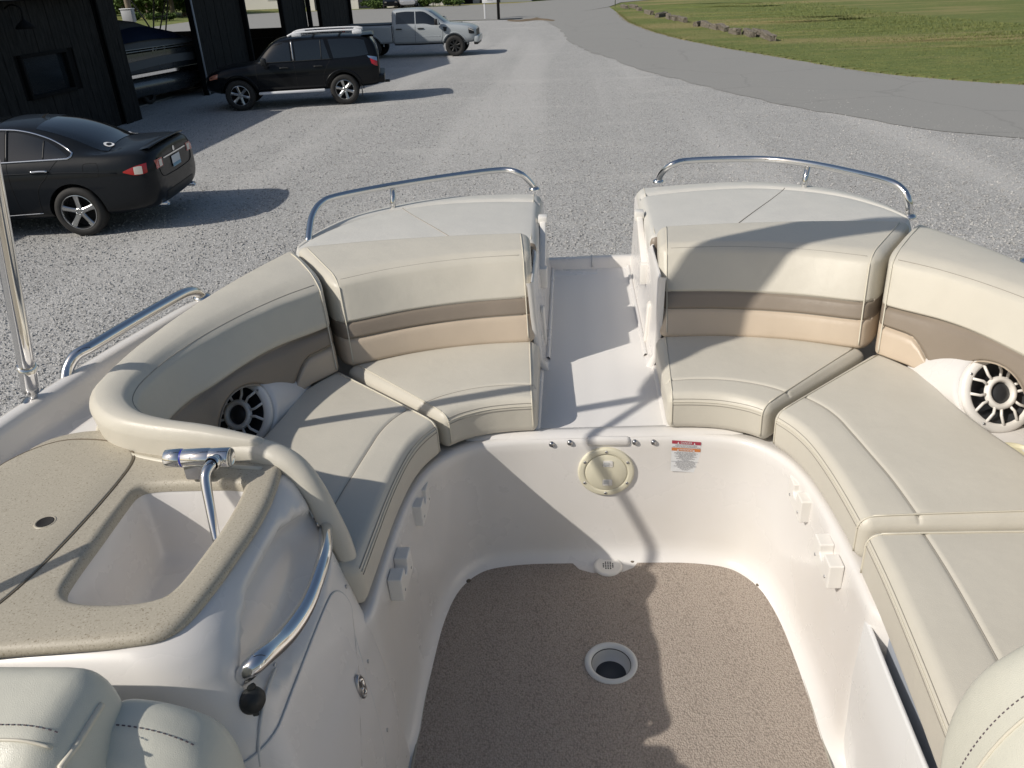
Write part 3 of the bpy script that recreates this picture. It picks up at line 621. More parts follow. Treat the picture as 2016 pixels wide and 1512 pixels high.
# ================================================================== CUSHIONS
def seat(label, front, back, z0, z1, end_seams, bol=0.2, s=1, mat='vinyl_ivory', r=.028, nu=26, skirt=True):
    fr, bk = curveV([(p[0], p[1], z0) for p in front]), curveV([(p[0], p[1], z0) for p in back])
    t = thing('seat_cushion', label, 'cushion', (fr(.5) + bk(.5)) / 2, 'cockpit seat cushions')
    Lu = (fr.len() + bk.len()) / 2; Lv = sum((fr(k) - bk(k)).length for k in (.2, .5, .8)) / 3; h = (z1 - z0) * S
    def F(a, b, c): return fr(a).lerp(bk(a), b) + Vector((-sh_, 0, ch_)) * c
    tb = bol / (Lv / S)
    pad('cushion', F, Lu, Lv, h, r, nu, 14, t, [('bolster', -1, tb, -1, 2, mat), ('seat_top', tb, 2, -1, 2, mat)], crown=.010, gv=(tb,), gd=.004, gw=.006)
    e = .018 / Lu
    seam('seam', [F(a, tb, h + .010 * math.sqrt(max(0, math.sin(math.pi * a)) * max(0, math.sin(math.pi * tb))) - .0037) for a in lin(e, 1 - e, 40)], 'stitch', t, .0012)
    for q, hh in ((.0035, .5), (.0155, .5)):   # twin stitch rows over the front edge
        pass
    # twin stitching along the front roll, and the welt between them
    for dz, rr, mt in ((.017, .0009, 'stitch'), (.009, .0016, 'welt'), (.001, .0009, 'stitch')):
        ang = dz / r
        seam('stitch_row' if mt == 'stitch' else 'welt', [F(a, (r - (r + .0006) * math.cos(ang) + .0) / Lv, h - r + (r + .0006) * math.sin(ang)) for a in lin(e, 1 - e, 46)], mt, t, rr)
    for a in end_seams:                        # welt down the cushion ends
        aa = .022 / Lu if a == 0 else 1 - .022 / Lu
        pts = [F(aa, (r - r * math.cos(q)) / Lv, h - r + r * math.sin(q) + .0007) for q in lin(.0, 1.57, 8)] + [F(aa, b, h + .0012 + .006 * math.sqrt(math.sin(math.pi * b)) * .45) for b in lin(r / Lv, 1 - r / Lv, 16)]
        pts = [F(aa, -.0005, q) for q in lin(.02, h - r, 6)] + pts
        seam('welt', pts, 'welt', t, .0022, 6)
    return t
SR1f = [(.232, 2.425), (.33, 2.42), (.42, 2.403), (.50, 2.365), (.553, 2.318)]; SR1b = [(.240, 2.95), (.50, 2.945), (.78, 2.875), (1.035, 2.765)]
SR2f = [(.566, 2.30), (.612, 2.21), (.640, 2.11), (.655, 1.98), (.662, 1.85), (.665, 1.705)]; SR2b = [(1.045, 2.745), (1.13, 2.60), (1.16, 2.48), (1.165, 2.36), (1.20, 2.16), (1.25, 1.97), (1.29, 1.705)]
SR3f = [(.668, 1.69), (.662, 1.50), (.645, 1.25), (.625, 1.0), (.61, .70)]; SR3b = [(1.30, 1.69), (1.31, 1.4), (1.31, 1.0), (1.31, .70)]
seat('ivory seat cushion left of the walkway with sun on it', mir(SR1f), mir(SR1b), 1.556, 1.698, (0, 1), .125)
seat('long ivory seat cushion beside the sink console, half in shade', mir(SR2f[:-1] + [(.665, 1.70), (.668, 1.54)]), mir(SR2b[:-1] + [(1.30, 1.70), (1.30, 1.54)]), 1.556, 1.698, (0,), .15, nu=34)
seat('ivory seat cushion right of the walkway above the warning label', SR1f, SR1b, 1.556, 1.698, (0, 1), .125)
seat('ivory curved seat cushion in front of the lit white speaker', SR2f, SR2b, 1.556, 1.698, (0, 1), .15, nu=34)
seat('ivory seat cushion over the open storage slot nearest the right chair', SR3f, SR3b, 1.535, 1.690, (0,), .15)

def backrest(label, bot, top, thick, bands, s, name='backrest_cushion', r=.03, nu=30, warp=None, th=None, ends=(0, 1), top_seam=True, rear=None, dome=0.0, crown=.012):
    bo, tp = curveV(bot), curveV(top)
    t = thing(name, label, 'backrest', (bo(.5) + tp(.5)) / 2, 'cockpit backrests')
    Lu = (bo.len() + tp.len()) / 2; Lv = (bo(.5) - tp(.5)).length; h = thick * S
    def nrm(a):
        q = tp(min(1, a + .02)) - tp(max(0, a - .02)); n = Vector((q.y, -q.x, 0)).normalized()
        return n if n.dot(V(0, 1.9, 2) - tp(a)) > 0 or abs(n.y) < 1e-6 else -n
    rc_ = curveV(rear) if rear else None
    def NN(a):
        if rc_ is None: return nrm(a)
        q = (tp(a) - rc_(a)) / h; return Vector((q.x, q.y, 0))
    brk = [0] + list(bands) + [1]
    def T(a, b):
        if warp is None: return b
        tr = [0] + list(warp(inv(bo(a)), inv(tp(a)))) + [1]
        for i in range(len(brk) - 1):
            if b <= brk[i + 1] or i == len(brk) - 2:
                f = (b - brk[i]) / (brk[i + 1] - brk[i]); return tr[i] + (tr[i + 1] - tr[i]) * f
    def F(a, b, c):
        u = max(0, min(1, c / h)); dm = dome * max(0, (b - .86) / .14) * (1 - (2 * u - 1) ** 2)
        return bo(a).lerp(tp(a), T(a, b)) - NN(a) * (h - c) + Vector((0, 0, 1)) * ((h - c) * .06 + dm)
    pads = [('lower_panel', -1, bands[0], -1, 2, 'vinyl_beige'), ('stripe_panel', bands[0], bands[1], -1, 2, 'vinyl_taupe'), ('upper_panel', bands[1], 2, -1, 2, 'vinyl_ivory')]
    pad('b', F, Lu, Lv, h, r, nu, 14, t, pads, crown=crown, gv=bands, gd=.0045, gw=.006)
    e = .036 / Lu
    cr = lambda a, b: crown * math.sqrt(max(0, math.sin(math.pi * a)) * max(0, math.sin(math.pi * b)))
    for b in bands: seam('seam', [F(a, b, h + cr(a, b) - .0042) for a in lin(e, 1 - e, 50)], 'stitch', t, .0012)
    if top_seam:
        q = .55; seam('top_seam', [F(a, 1 - (r - r * math.cos(.62)) / Lv * 0 - (r * (1 - math.cos(.9))) / Lv, h - r + r * math.sin(.9) + .0008) for a in lin(e, 1 - e, 50)], 'stitch', t, .0011)
    for a in ends:
        aa = .024 / Lu if a == 0 else 1 - .024 / Lu
        pts = [F(aa, b, h + .0006 + cr(aa, b)) for b in lin(r / Lv, 1 - r / Lv, 18)] + [F(aa, 1 - r / Lv + r * math.sin(q) / Lv, h - r + r * math.cos(q) + .0008) for q in lin(.1, 1.57, 8)] + [F(aa, 1.001, c) for c in lin(h - r, r, 6)]
        seam('welt', pts, 'welt', t, .0020, 6)
    return t, F, h
BRb = [(.252, 2.905, 1.685), (.50, 2.892, 1.685), (.76, 2.835, 1.685), (1.01, 2.722, 1.685)]; BRt = [(.262, 3.085, 2.035), (.55, 3.065, 2.035), (.82, 2.985, 2.035), (1.055, 2.85, 2.035)]
BRr = [(.278, 3.335, 2.04), (.6, 3.345, 2.04), (1.0, 3.325, 2.04), (1.335, 3.275, 2.04)]
backrest('ivory, taupe and beige backrest right of the walkway, shaded on its left half', BRb, BRt, .245, (.34, .52), 1, rear=BRr)
backrest('sunlit ivory, taupe and beige backrest left of the walkway', mir(BRb), mir(BRt), .245, (.34, .52), -1, rear=mir(BRr))
# side backrests: run round the speaker pod; the lower panel ends in an arch over it
SBb = [(1.018, 2.708, 1.685), (1.10, 2.60, 1.685), (1.155, 2.52, 1.69), (1.195, 2.455, 1.745), (1.235, 2.385, 1.82), (1.27, 2.29, 1.845), (1.288, 2.20, 1.815), (1.30, 2.12, 1.72), (1.31, 2.02, 1.69), (1.315, 1.92, 1.69)]
SBt = [(1.068, 2.838, 2.035), (1.165, 2.71, 2.04), (1.225, 2.61, 2.042), (1.265, 2.535, 2.043), (1.31, 2.43, 2.045), (1.35, 2.32, 2.046), (1.375, 2.22, 2.046), (1.392, 2.13, 2.046), (1.398, 2.04, 2.045), (1.39, 1.94, 2.045)]
SBr = [(1.348, 3.262, 2.04), (1.435, 2.93, 2.04), (1.475, 2.74, 2.04), (1.50, 2.58, 2.04), (1.52, 2.43, 2.04), (1.53, 2.30, 2.04), (1.537, 2.20, 2.04), (1.538, 2.10, 2.04), (1.532, 2.0, 2.04), (1.505, 1.90, 2.035)]
def warpS(b, t):
    ss = lambda x: max(0, min(1, x)) ** 2 * (3 - 2 * max(0, min(1, x)))
    zs = 1.867 + .030 * ss((2.72 - b.y) / .4) if abs(b.x) > .99 else 1.867
    zl = 1.80 - .13 * ss((2.60 - b.y) / .14); H_ = t.z - b.z
    return (max(.006, min(.45, (zl - b.z) / H_)), max(.05, min(.8, (zs - b.z) / H_)))
backrest('long right side backrest curving over the white speaker', SBb + [(1.32, 1.8, 1.69), (1.315, 1.6, 1.69), (1.31, 1.3, 1.69), (1.30, .9, 1.69)], SBt + [(1.395, 1.8, 2.045), (1.39, 1.6, 2.04), (1.385, 1.3, 2.04), (1.38, .9, 2.04)], .14, (.34, .52), 1, r=.022, warp=warpS, nu=64, ends=(0,), rear=SBr[:-1] + [(1.53, 1.8, 2.04), (1.53, 1.6, 2.04), (1.525, 1.3, 2.04), (1.52, 1.1, 2.04), (1.51, .9, 2.04)], dome=.010, crown=.006)
LBb = mir(SBb) + [(-1.30, 1.86, 1.69), (-1.22, 1.79, 1.69), (-1.08, 1.75, 1.69), (-.95, 1.735, 1.69), (-.86, 1.715, 1.69)]
LBt = mir(SBt[:-1]) + [(-1.392, 1.955, 2.045), (-1.36, 1.875, 2.042), (-1.285, 1.805, 2.038), (-1.18, 1.762, 2.034), (-1.05, 1.735, 2.026), (-.90, 1.708, 1.995)]
LBr = mir(SBr[:-1]) + [(-1.52, 1.91, 2.035), (-1.465, 1.82, 2.03), (-1.37, 1.742, 2.02), (-1.22, 1.692, 2.012), (-1.05, 1.668, 2.005), (-.90, 1.66, 1.98)]
lt_, LF, Lh = backrest('shaded left side backrest wrapping round to the sink console', LBb, LBt, .12, (.34, .52), -1, r=.022, warp=warpS, nu=76, ends=(0,), rear=LBr, dome=.016, crown=.006)
# padded roll that carries on from it along the console edge and down to the seat
roll = [(-1.14, 1.70, 1.965), (-1.02, 1.694, 1.976), (-.94, 1.687, 1.976), (-.875, 1.670, 1.967), (-.825, 1.655, 1.94), (-.788, 1.637, 1.89), (-.758, 1.62, 1.82), (-.732, 1.604, 1.75), (-.712, 1.588, 1.68), (-.698, 1.575, 1.62), (-.69, 1.568, 1.56)]
rp = even(cat([V(*p) for p in roll], 100), 80)
tube('coaming_roll', rp, [(.028 + .0025 * min(1, k / 10) - .005 * max(0, min(1, (k - 16) / 20)) - .004 * max(0, (k - 36) / 44)) * (1 if k < 58 else 1 - .65 * ((k - 58) / 21) ** 1.5) for k in range(80)], 'vinyl_ivory', lt_, 18)
tube('coaming_welt', [q + Vector((0, 0, .0)) for q in even(cat([V(*p) for p in ((-1.50, 2.22, 1.955), (-1.52, 2.0, 1.955), (-1.48, 1.845, 1.957), (-1.38, 1.745, 1.962), (-1.21, 1.672, 1.965), (-1.03, 1.638, 1.967), (-.90, 1.62, 1.965))], 60), 50)], .006, 'welt', lt_, 8)

# ---- speaker pods with cup holders
def speaker(s, half_hidden=False):
    nrm = Vector((s * .16, -.84, .50)).normalized(); c = V(s * 1.305, 2.348, 1.716); K_ = 1.09; B = frame_of(nrm)
    pod = []
    for q in lin(0, 1, 12):
        rr = .104 + .006 * math.sin(math.pi * q); ctr = c - nrm * (.006 + .17 * q) + Vector((-s * .02 * q, .04 * q, .02 * q))
        pod.append([ctr + B @ Vector((rr * math.cos(a), rr * math.sin(a), 0)) for a in lin(0, 6.2832, 41)[:-1]])
    inner = [[c - nrm * .006 + B @ Vector((q * math.cos(a), q * math.sin(a), 0)) for a in lin(0, 6.2832, 41)[:-1]] for q in (.07, .098, .104)]
    loft('speaker_pod', inner + pod, 'gelcoat', boat, True)
    sp = lathe('speaker', [(a * K_, b) for a, b in [(.0905, -.006), (.0925, .000), (.0915, .006), (.087, .010), (.078, .0115), (.073, .010), (.071, .004)]], c, nrm, 'plastic_white', boat, 56)
    lathe('speaker_cone', [(.079, .002), (.065, -.006), (.038, -.018), (.0001, -.02)], c, nrm, 'cone_black', sp, 40)
    lathe('centre_ring', [(.027, .004), (.028, .014), (.032, .0175), (.037, .0175), (.041, .014), (.0425, .006)], c, nrm, 'plastic_white', sp, 40)
    lathe('tweeter', [(.0265, .006), (.020, .011), (.010, .0135), (.0001, .014)], c, nrm, 'cone_black', sp, 32)
    for k in range(6):
        a0 = R_(60 * k + 12)
        for da in (-.15, .15):
            a = a0 + da; p0 = Vector((.040 * math.cos(a0 + da * 1.5), .040 * math.sin(a0 + da * 1.5), .0105)); p1 = Vector((.056 * math.cos(a0 + da * 1.25), .056 * math.sin(a0 + da * 1.25), .012)); p2 = Vector((.081 * math.cos(a + da * .9), .081 * math.sin(a + da * .9), .0095))
            tube('spoke', [c + B @ p0, c + B @ p1, c + B @ p2], .0038, 'plastic_white', sp, 6)
    for k in range(4):
        a = R_(45 + 90 * k + 8); lathe('screw', [(.0036, -.001), (.0034, .001), (.0001, .0015)], c + B @ Vector((.0905 * math.cos(a), .0905 * math.sin(a), .011)), nrm, 'steel_dull', sp, 10)
    # shelf beneath with two cup holders
    sh = [V(s * a, b, 1.605) for a, b in ((.95, 2.66), (1.02, 2.44), (1.06, 2.25), (1.1, 2.0), (1.15, 1.72), (1.5, 1.7), (1.5, 2.2), (1.4, 2.6), (1.2, 2.85))]
    MO('moulded_shelf', sh, [tuple(range(len(sh)))], 'gelcoat', boat, False)
    for cx, cy in ((1.285, 2.135), (1.335, 1.90)):
        lathe('cup_holder', [(.052, -.001), (.0525, .0025), (.050, .004), (.047, .002), (.0455, -.004), (.043, -.0045), (.0001, -.0045)], V(s * cx, cy, 1.612), Vector((0, 0, 1)), 'cup_cream', boat, 36)
speaker(1); speaker(-1)

# ---- aft sun pads
def sunpad(s, label):
    fr = curveV([(s * .248, 3.36, 1.76), (s * .6, 3.35, 1.76), (s * .95, 3.30, 1.76), (s * 1.33, 3.22, 1.76)]); bk = curveV([(s * .256, 4.235, 1.76), (s * .58, 4.262, 1.76), (s * .87, 4.235, 1.76), (s * 1.10, 4.11, 1.76), (s * 1.26, 3.94, 1.76), (s * 1.36, 3.70, 1.76), (s * 1.40, 3.46, 1.76)])
    t = thing('sun_pad', label, 'sun pad', (fr(.5) + bk(.5)) / 2, 'aft sun pads')
    Lu, Lv, h = 1.0, .72, .225 * S
    def F(a, b, c): return fr(a).lerp(bk(a), b) + Vector((-sh_, 0, ch_)) * (c + (.022 * S if False else 0))
    tb = .80
    pad('p', F, Lu, Lv, h, .030, 30, 14, t, [('front_band', -1, .015, -1, 2, 'vinyl_taupe'), ('pad_top', .015, tb, -1, 2, 'vinyl_white'), ('rear_bolster', tb, 2, -1, 2, 'vinyl_white')], crown=.020, gv=(tb,), gu=(), gd=.013, gw=.024)
    cr = lambda a, b: .020 * math.sqrt(max(0, math.sin(math.pi * a)) * max(0, math.sin(math.pi * b)))
    seam('seam', [F(a, tb, h + cr(a, tb) - .0115) for a in lin(.03, .97, 40)], 'stitch', t, .0012)
    seam('divider_seam', [F(.50 - .16 * (1 - b) ** 2 * 1.2, b, h + cr(.45, b) + .0004) for b in lin(.04, tb, 24)], 'stitch', t, .0014)
    seam('welt', [F(.026, b, h + .0016) for b in lin(.05, .95, 20)] + [F(.026, .97 + .03 * math.sin(q), h - .03 + .03 * math.cos(q)) for q in lin(.2, 1.5, 5)], 'welt', t, .0022, 6)
    return t
sunpad(1, 'right aft sun pad cushion under the right stern rail'); sunpad(-1, 'left aft sun pad cushion under the left stern rail')

# ---- stainless rails
def rail(name, pts, posts=(), r=.0125):
    p = even(cat([V(*q) for q in pts], 140), 70); o = tube(name, p, r, 'steel', boat, 14)
    for k, e in ((0, p[0]), (1, p[-1])): lathe('rail_foot', [(r * 1.8, -.006), (r * 1.8, .002), (r * 1.2, .006), (r * 1.0, .007)], e, Vector((0, 0, 1)), 'steel', o, 18)
    for a, b in posts: tube('rail_post', [V(*a), V(*b)], r * .85, 'steel', o, 12)
RR1 = [U(1296, 356, z=2.0), U(1304, 340, z=2.05), U(1324, 324, z=2.10), U(1360, 316, z=2.112), U(1490, 313, z=2.115), U(1590, 322, z=2.115), U(1690, 342, z=2.115), U(1752, 358, z=2.115), U(1778, 375, z=2.09), U(1788, 396, z=2.05), U(1790, 425, z=1.98)]
pb = U(1591, 323, z=2.11); rail('stern_rail', [tuple(p) for p in RR1], [((pb.x, pb.y, pb.z), (pb.x - .02, pb.y - .03, 1.96))])
RR2 = [U(607, 478, z=1.98), U(609, 455, z=2.02), U(615, 425, z=2.07), U(632, 400, z=2.105), U(665, 386, z=2.115), U(772, 365, z=2.115), U(900, 345, z=2.115), U(985, 335, z=2.113), U(1020, 340, z=2.10), U(1040, 355, z=2.05), U(1052, 371, z=2.0)]
pb = U(773, 366, z=2.11); rail('stern_rail', [tuple(p) for p in RR2], [((pb.x, pb.y, pb.z), (pb.x - .01, pb.y - .04, 1.96))])
sr = [U(130, 752, z=1.985), U(134, 725, z=2.02), U(150, 700, z=2.05), U(185, 680, z=2.06), U(260, 635, z=2.065), U(330, 595, z=2.065), U(365, 577, z=2.06), U(385, 575, z=2.04), U(398, 584, z=2.005)]
rail('side_rail', [tuple(p) for p in sr], (), .0145)
rail('side_rail', [(-p.x, p.y, p.z) for p in sr], (), .0145)

# ---- folded bimini: deck hinge, pole, strut and rolled canvas boot
for s in (-1, 1):
    b0 = Vector((1.763, 1.988, 1.99)); top = Vector((1.364, 1.756, 3.066)); b0.x *= s; top.x *= s
    d = (top - b0).normalized(); foot = b0 + d * .09
    po = tube('bimini_pole', [V(*(foot + (top - foot) * k)) for k in lin(0, 1, 12)], .0175, 'steel', boat, 18)
    tube('pole_end', [V(*(b0 + d * k)) for k in lin(.05, .15, 5)], .0195, 'steel', po, 14)
    boxmesh('hinge_fork', V(*(b0 + d * .035)), (.016, .026, .042), 'steel', po, .004, frame_of(V(*top) - V(*b0)))
    tube('hinge_pin', [V(*(b0 + d * .05 + Vector((0, -.025, 0)))), V(*(b0 + d * .05 + Vector((0, .025, 0))))], .005, 'steel', po, 10)
    e = 28; pl = []
    for rr, z in ((1, 0), (1, .004), (.85, .009), (.5, .013), (0.01, .014)):
        pl.append([V(*b0) + Matrix.Rotation(-s * .18, 3, 'Z') @ Vector((rr * .020 * math.cos(a), rr * .058 * math.sin(a), z)) for a in lin(0, 6.2832, e + 1)[:-1]])
    loft('deck_hinge', pl, 'steel_dull', po, True, True)
    for by in (.6,):
        st_ = tube('bimini_strut', [V(*top), V(s * 1.835, by, 1.99)], .0125, 'steel', boat, 12)
        lathe('strut_foot', [(.022, 0), (.022, .004), (.014, .012), (.012, .02)], V(s * 1.835, by, 1.99), Vector((0, 0, 1)), 'steel_dull', st_, 16)
    MO('joint_plate', [V(top.x - .05, top.y, top.z - .06), V(top.x + .02, top.y + .02, top.z - .05), V(top.x + .06, top.y, top.z + .12), V(top.x - .10, top.y, top.z + .10)], [(0, 1, 2, 3)], 'steel_dull', boat, False)
BT = [(1.37, 1.76, 3.06), (1.49, 1.75, 3.3), (1.53, 1.77, 3.58), (1.46, 1.83, 3.86), (1.22, 1.89, 4.19), (.80, 1.92, 4.24)]
bt = cat([V(*q) for q in [(-x_, y_, z_) for x_, y_, z_ in BT] + [(0, 1.92, 4.26)] + [q for q in reversed(BT)]], 60)
tube('bimini_boot', bt, [.012 + .085 * min(1, min(k, 59 - k) / 6) ** .7 + .004 * math.sin(k * 1.3) for k in range(60)], 'canvas', boat, 14)

# ================================================================== GALLEY CONSOLE (moulded into the boat)
ZS = [(1.0, -.612, .86, 1.53, .10), (1.2, -.624, .87, 1.535, .10), (1.35, -.637, .885, 1.54, .10), (1.5, -.660, .90, 1.552, .11), (1.62, -.694, .92, 1.572, .12), (1.72, -.725, .94, 1.59, .13), (1.80, -.756, .965, 1.61, .14), (1.87, -.785, .985, 1.63, .14), (1.915, -.815, 1.005, 1.655, .13), (1.938, -.845, 1.03, 1.67, .12)]
zc = Curve([Vector((z, x, 0)) for z, x, *_ in ZS], 200)
def consec(z):
    for a, b in zip(ZS, ZS[1:]):
        if z <= b[0] + 1e-9:
            f = (z - a[0]) / (b[0] - a[0]); f = f * f * (3 - 2 * f) * .3 + f * .7; return [p + (q - p) * f for p, q in zip(a, b)][1:]
    return list(ZS[-1][1:])
def outline(xr, yn, yf, rc, xl=-1.62):
    pts = [(xl, yn - .02)] + [(x, yn - .02 + .02 * (x - xl) / (xr - rc - xl)) for x in lin(xl + .05, xr - rc, 10)]
    pts += [(xr - rc + rc * math.sin(a), yn + rc - rc * math.cos(a)) for a in lin(.12, 1.5708, 12)]
    r2 = rc * .45
    pts += [(xr, y) for y in lin(yn + rc + .02, yf - r2 - .01, 46)] + [(xr - r2 + r2 * math.cos(a), yf - r2 + r2 * math.sin(a)) for a in lin(.1, 1.5708, 8)]
    pts += [(x, yf) for x in lin(xr - r2 - .05, xl, 10)]
    return pts
rows = []
for z in lin(1.0, 1.938, 64):
    xr, yn, yf, rc = consec(z); row = []
    for x, y in outline(xr, yn, yf, rc):
        e = 1 - ((y - 1.335) / .275) ** 2 - ((z - 1.812 - .02 * (y - 1.3)) / .095) ** 2
        if x > xr - .02 and e > 0: x -= .07 * min(1, e * 1.8) ** .8
        row.append(V(x, y, z))
    rows.append(row)
xr, yn, yf, rc = consec(1.938)
for g, z in ((.012, 1.9455), (.03, 1.948)): rows.append([V(x, y, z) for x, y in outline(xr - g, yn + g, yf - g, rc)])
console = loft('galley_console', rows, 'gelcoat', boat)
bvc = BVHTree.FromPolygons([v.co.copy() for v in console.data.vertices], [tuple(p.vertices) for p in console.data.polygons])
def hit(px, py, bvh): 
    h = bvh.ray_cast(CAM, ray(px, py).normalized()); return h[0]
def onface(y, z, off):             # point on the console side seen from the cockpit
    o_ = V(-.2, y, z); h = bvc.ray_cast(o_, (V(-1.2, y, z) - o_).normalized())
    return (h[0] + h[1] * (off if h[1].x > 0 else -off)) if h[0] else V(-.66, y, z)
# countertop with the sink cut-out
oc = [(-1.64, 1.55), (-1.655, 1.66), (-1.62, 1.79), (-1.54, 1.842), (-1.43, 1.846), (-1.28, 1.812), (-1.135, 1.775), (-1.0, 1.742), (-.912, 1.715), (-.868, 1.672), (-.850, 1.60), (-.836, 1.50), (-.833, 1.40), (-.840, 1.30), (-.850, 1.20), (-.868, 1.105), (-.905, 1.055), (-.98, 1.035), (-1.10, 1.022), (-1.216, 1.012), (-1.40, .99), (-1.62, .97), (-1.66, 1.1), (-1.65, 1.35)]
hc = [(-.924, 1.54), (-.955, 1.562), (-1.06, 1.566), (-1.172, 1.562), (-1.205, 1.54), (-1.206, 1.48), (-1.198, 1.36), (-1.190, 1.23), (-1.176, 1.175), (-1.13, 1.148), (-1.04, 1.142), (-.965, 1.155), (-.935, 1.19), (-.922, 1.30), (-.916, 1.42)]
ctr = Vector((-1.07, 1.355, 0)); N = 160
def polar(pts):
    P = cat([Vector((a, b, 0)) for a, b in pts], 600, True); out = []
    A = [(math.atan2((p - ctr).y, (p - ctr).x), (p - ctr).length) for p in P]
    for i in range(N):
        t = -math.pi + 2 * math.pi * i / N; best = None
        for (a0, r0), (a1, r1) in zip(A, A[1:] + A[:1]):
            d = (a1 - a0 + math.pi) % (2 * math.pi) - math.pi; e = (t - a0 + math.pi) % (2 * math.pi) - math.pi
            if d != 0 and 0 <= e / d <= 1 and abs(d) < .5:
                r = r0 + (r1 - r0) * e / d; best = r if best is None else max(best, r)
        out.append(best or A[0][1])
    return out
PO, PI_ = polar(oc), polar(hc)
def ring(R, off, z): return [V(ctr.x + (R[i] + off) * math.cos(-math.pi + 2 * math.pi * i / N), ctr.y + (R[i] + off) * math.sin(-math.pi + 2 * math.pi * i / N), z) for i in range(N)]
def rmix(f): return [a + (b - a) * f for a, b in zip(PI_, PO)]
top_rows = [ring(PI_, .0, 1.940), ring(PI_, .001, 1.952), ring(PI_, .006, 1.962), ring(PI_, .013, 1.9675), ring(PI_, .022, 1.9685), ring([a + .022 + (b - a - .05) * .5 for a, b in zip(PI_, PO)], 0, 1.9685), ring(PO, -.028, 1.9685), ring(PO, -.016, 1.967), ring(PO, -.007, 1.962), ring(PO, -.001, 1.954), ring(PO, .000, 1.947), ring(PO, -.004, 1.942)]
loft('countertop', top_rows, 'countertop', console, True)
srow = [ring(PI_, .004, 1.945), ring(PI_, -.002, 1.93), ring([r * .97 for r in PI_], 0, 1.84), ring([r * .93 for r in PI_], 0, 1.775), ring([r * .86 for r in PI_], 0, 1.745), ring([r * .7 for r in PI_], 0, 1.735), ring([r * .3 for r in PI_], 0, 1.732), ring([r * .02 for r in PI_], 0, 1.731)]
sink = loft('sink_basin', srow, 'gelcoat', console, True)
lathe('sink_drain', [(.022, -.002), (.022, .002), (.018, .003), (.015, -.001), (.0001, -.002)], V(-1.02, 1.46, 1.737), Vector((0, 0, 1)), 'plastic_white', sink, 24)
# lid with finger hole, a groove round it
lc = [(-1.66, 1.58), (-1.635, 1.70), (-1.56, 1.775), (-1.46, 1.782), (-1.36, 1.755), (-1.305, 1.712), (-1.278, 1.66), (-1.268, 1.56), (-1.268, 1.40), (-1.276, 1.25), (-1.295, 1.14), (-1.33, 1.06), (-1.42, 1.03), (-1.6, 1.02), (-1.67, 1.2)]
lp = cat([Vector((a, b, 0)) for a, b in lc], 110, True)
lctr = Vector((-1.46, 1.4, 0))
lid = loft('counter_lid', [[V(*(lctr + (p - lctr) * k).xy, z) for p in lp] for k, z in ((1.0, 1.966), (1.0, 1.9695), (.993, 1.9715), (.982, 1.9722), (.6, 1.9722), (.0004, 1.9722))], 'countertop', console, True)
tube('lid_groove', [V(p.x + (p - lctr).normalized().x * .004, p.y + (p - lctr).normalized().y * .004, 1.9687) for p in lp], .0017, 'groove_brown', lid, 6, True)
lathe('finger_hole', [(.0155, .0006), (.0150, .0014), (.0135, .0012), (.0125, .0006), (.0001, .0004)], V(-1.36, 1.404, 1.9722), Vector((0, 0, 1)), 'hole_black', lid, 30)  # black disc stands in for the dark inside the hole
lathe('hole_rim', [(.0150, .0002), (.0165, .0016), (.0185, .0012), (.0195, 0)], V(-1.36, 1.404, 1.9722), Vector((0, 0, 1)), 'countertop', lid, 30)
# faucet: horizontal barrel, square base, curved spout
fa = V(-1.128, 1.590, 2.026); fb = V(-.96, 1.588, 2.026); ax = (fb - fa).normalized()
B = frame_of(ax)
def cyl(name, p, L, prof, mat, parent): return lathe(name, prof, p, ax, mat, parent, 32)
faucet = lathe('faucet', [(.0001, 0), (.0185, .0), (.0195, .0015), (.0195, .054), (.0190, .0555), (.0195, .057), (.0195, .092), (.0185, .094), (.0165, .0945), (.0155, .093), (.0001, .0925)], fa + ax * .036, ax, 'steel', boat, 36)
lathe('faucet_knob', [(.0001, 0), (.0175, 0), (.019, .0015), (.019, .031), (.018, .0325), (.0001, .0325)], fa + ax * .000, ax, 'steel', faucet, 36)
lathe('blue_band', [(.0183, .0), (.0183, .004)], fa + ax * .0325, ax, 'blue_ring', faucet, 36)
boxmesh('faucet_base', fa + ax * .062 + Vector((0, -.003, -.021)), (.046, .034, .036), 'steel', faucet, .004)
f1 = fa + ax * .108
fs_ = [f1 + Vector((0, -.010, .002)), f1 + Vector((.002, -.022, .006)), f1 + Vector((.000, -.036, .008)), f1 + Vector((-.004, -.052, .002)), f1 + Vector((-.003, -.066, -.012)), f1 + Vector((.008, -.092, -.045)), f1 + Vector((.020, -.118, -.078)), f1 + Vector((.027, -.132, -.096))]
fp = even(cat(fs_, 60), 40); tube('spout', fp, [.0125 if k < 6 else .0105 - .0028 * (k - 6) / 34 for k in range(40)], 'steel', faucet, 16)
lathe('spout_collar', [(.0135, 0), (.0148, .003), (.0148, .007), (.0135, .010)], fp[4], fp[6] - fp[3], 'steel', faucet, 24)
# grab handle in the recess
hp = [onface(1.092, 1.79, .004), onface(1.105, 1.79, .010) + Vector((.012, 0, 0))]
h0 = U(472, 1335, x=-.785); h1 = U(640, 1030, x=-.765)
mids = [(505, 1305, -.742), (560, 1255, -.722), (602, 1195, -.708), (628, 1130, -.706), (640, 1085, -.716), (641, 1055, -.738)]
hpts = [V(h0.x - .02, h0.y, h0.z), V(*h0)] + [V(*U(a, b, x=c)) for a, b, c in mids] + [V(*h1), V(h1.x - .03, h1.y, h1.z)]
hh = even(cat(hpts, 90), 50); tube('grab_handle', hh, [.0135 + .004 * math.sin(math.pi * min(1, k / 25)) * (1 if k < 26 else .6) * (.9 if k < 26 else 1) for k in range(50)], 'steel', console, 18)
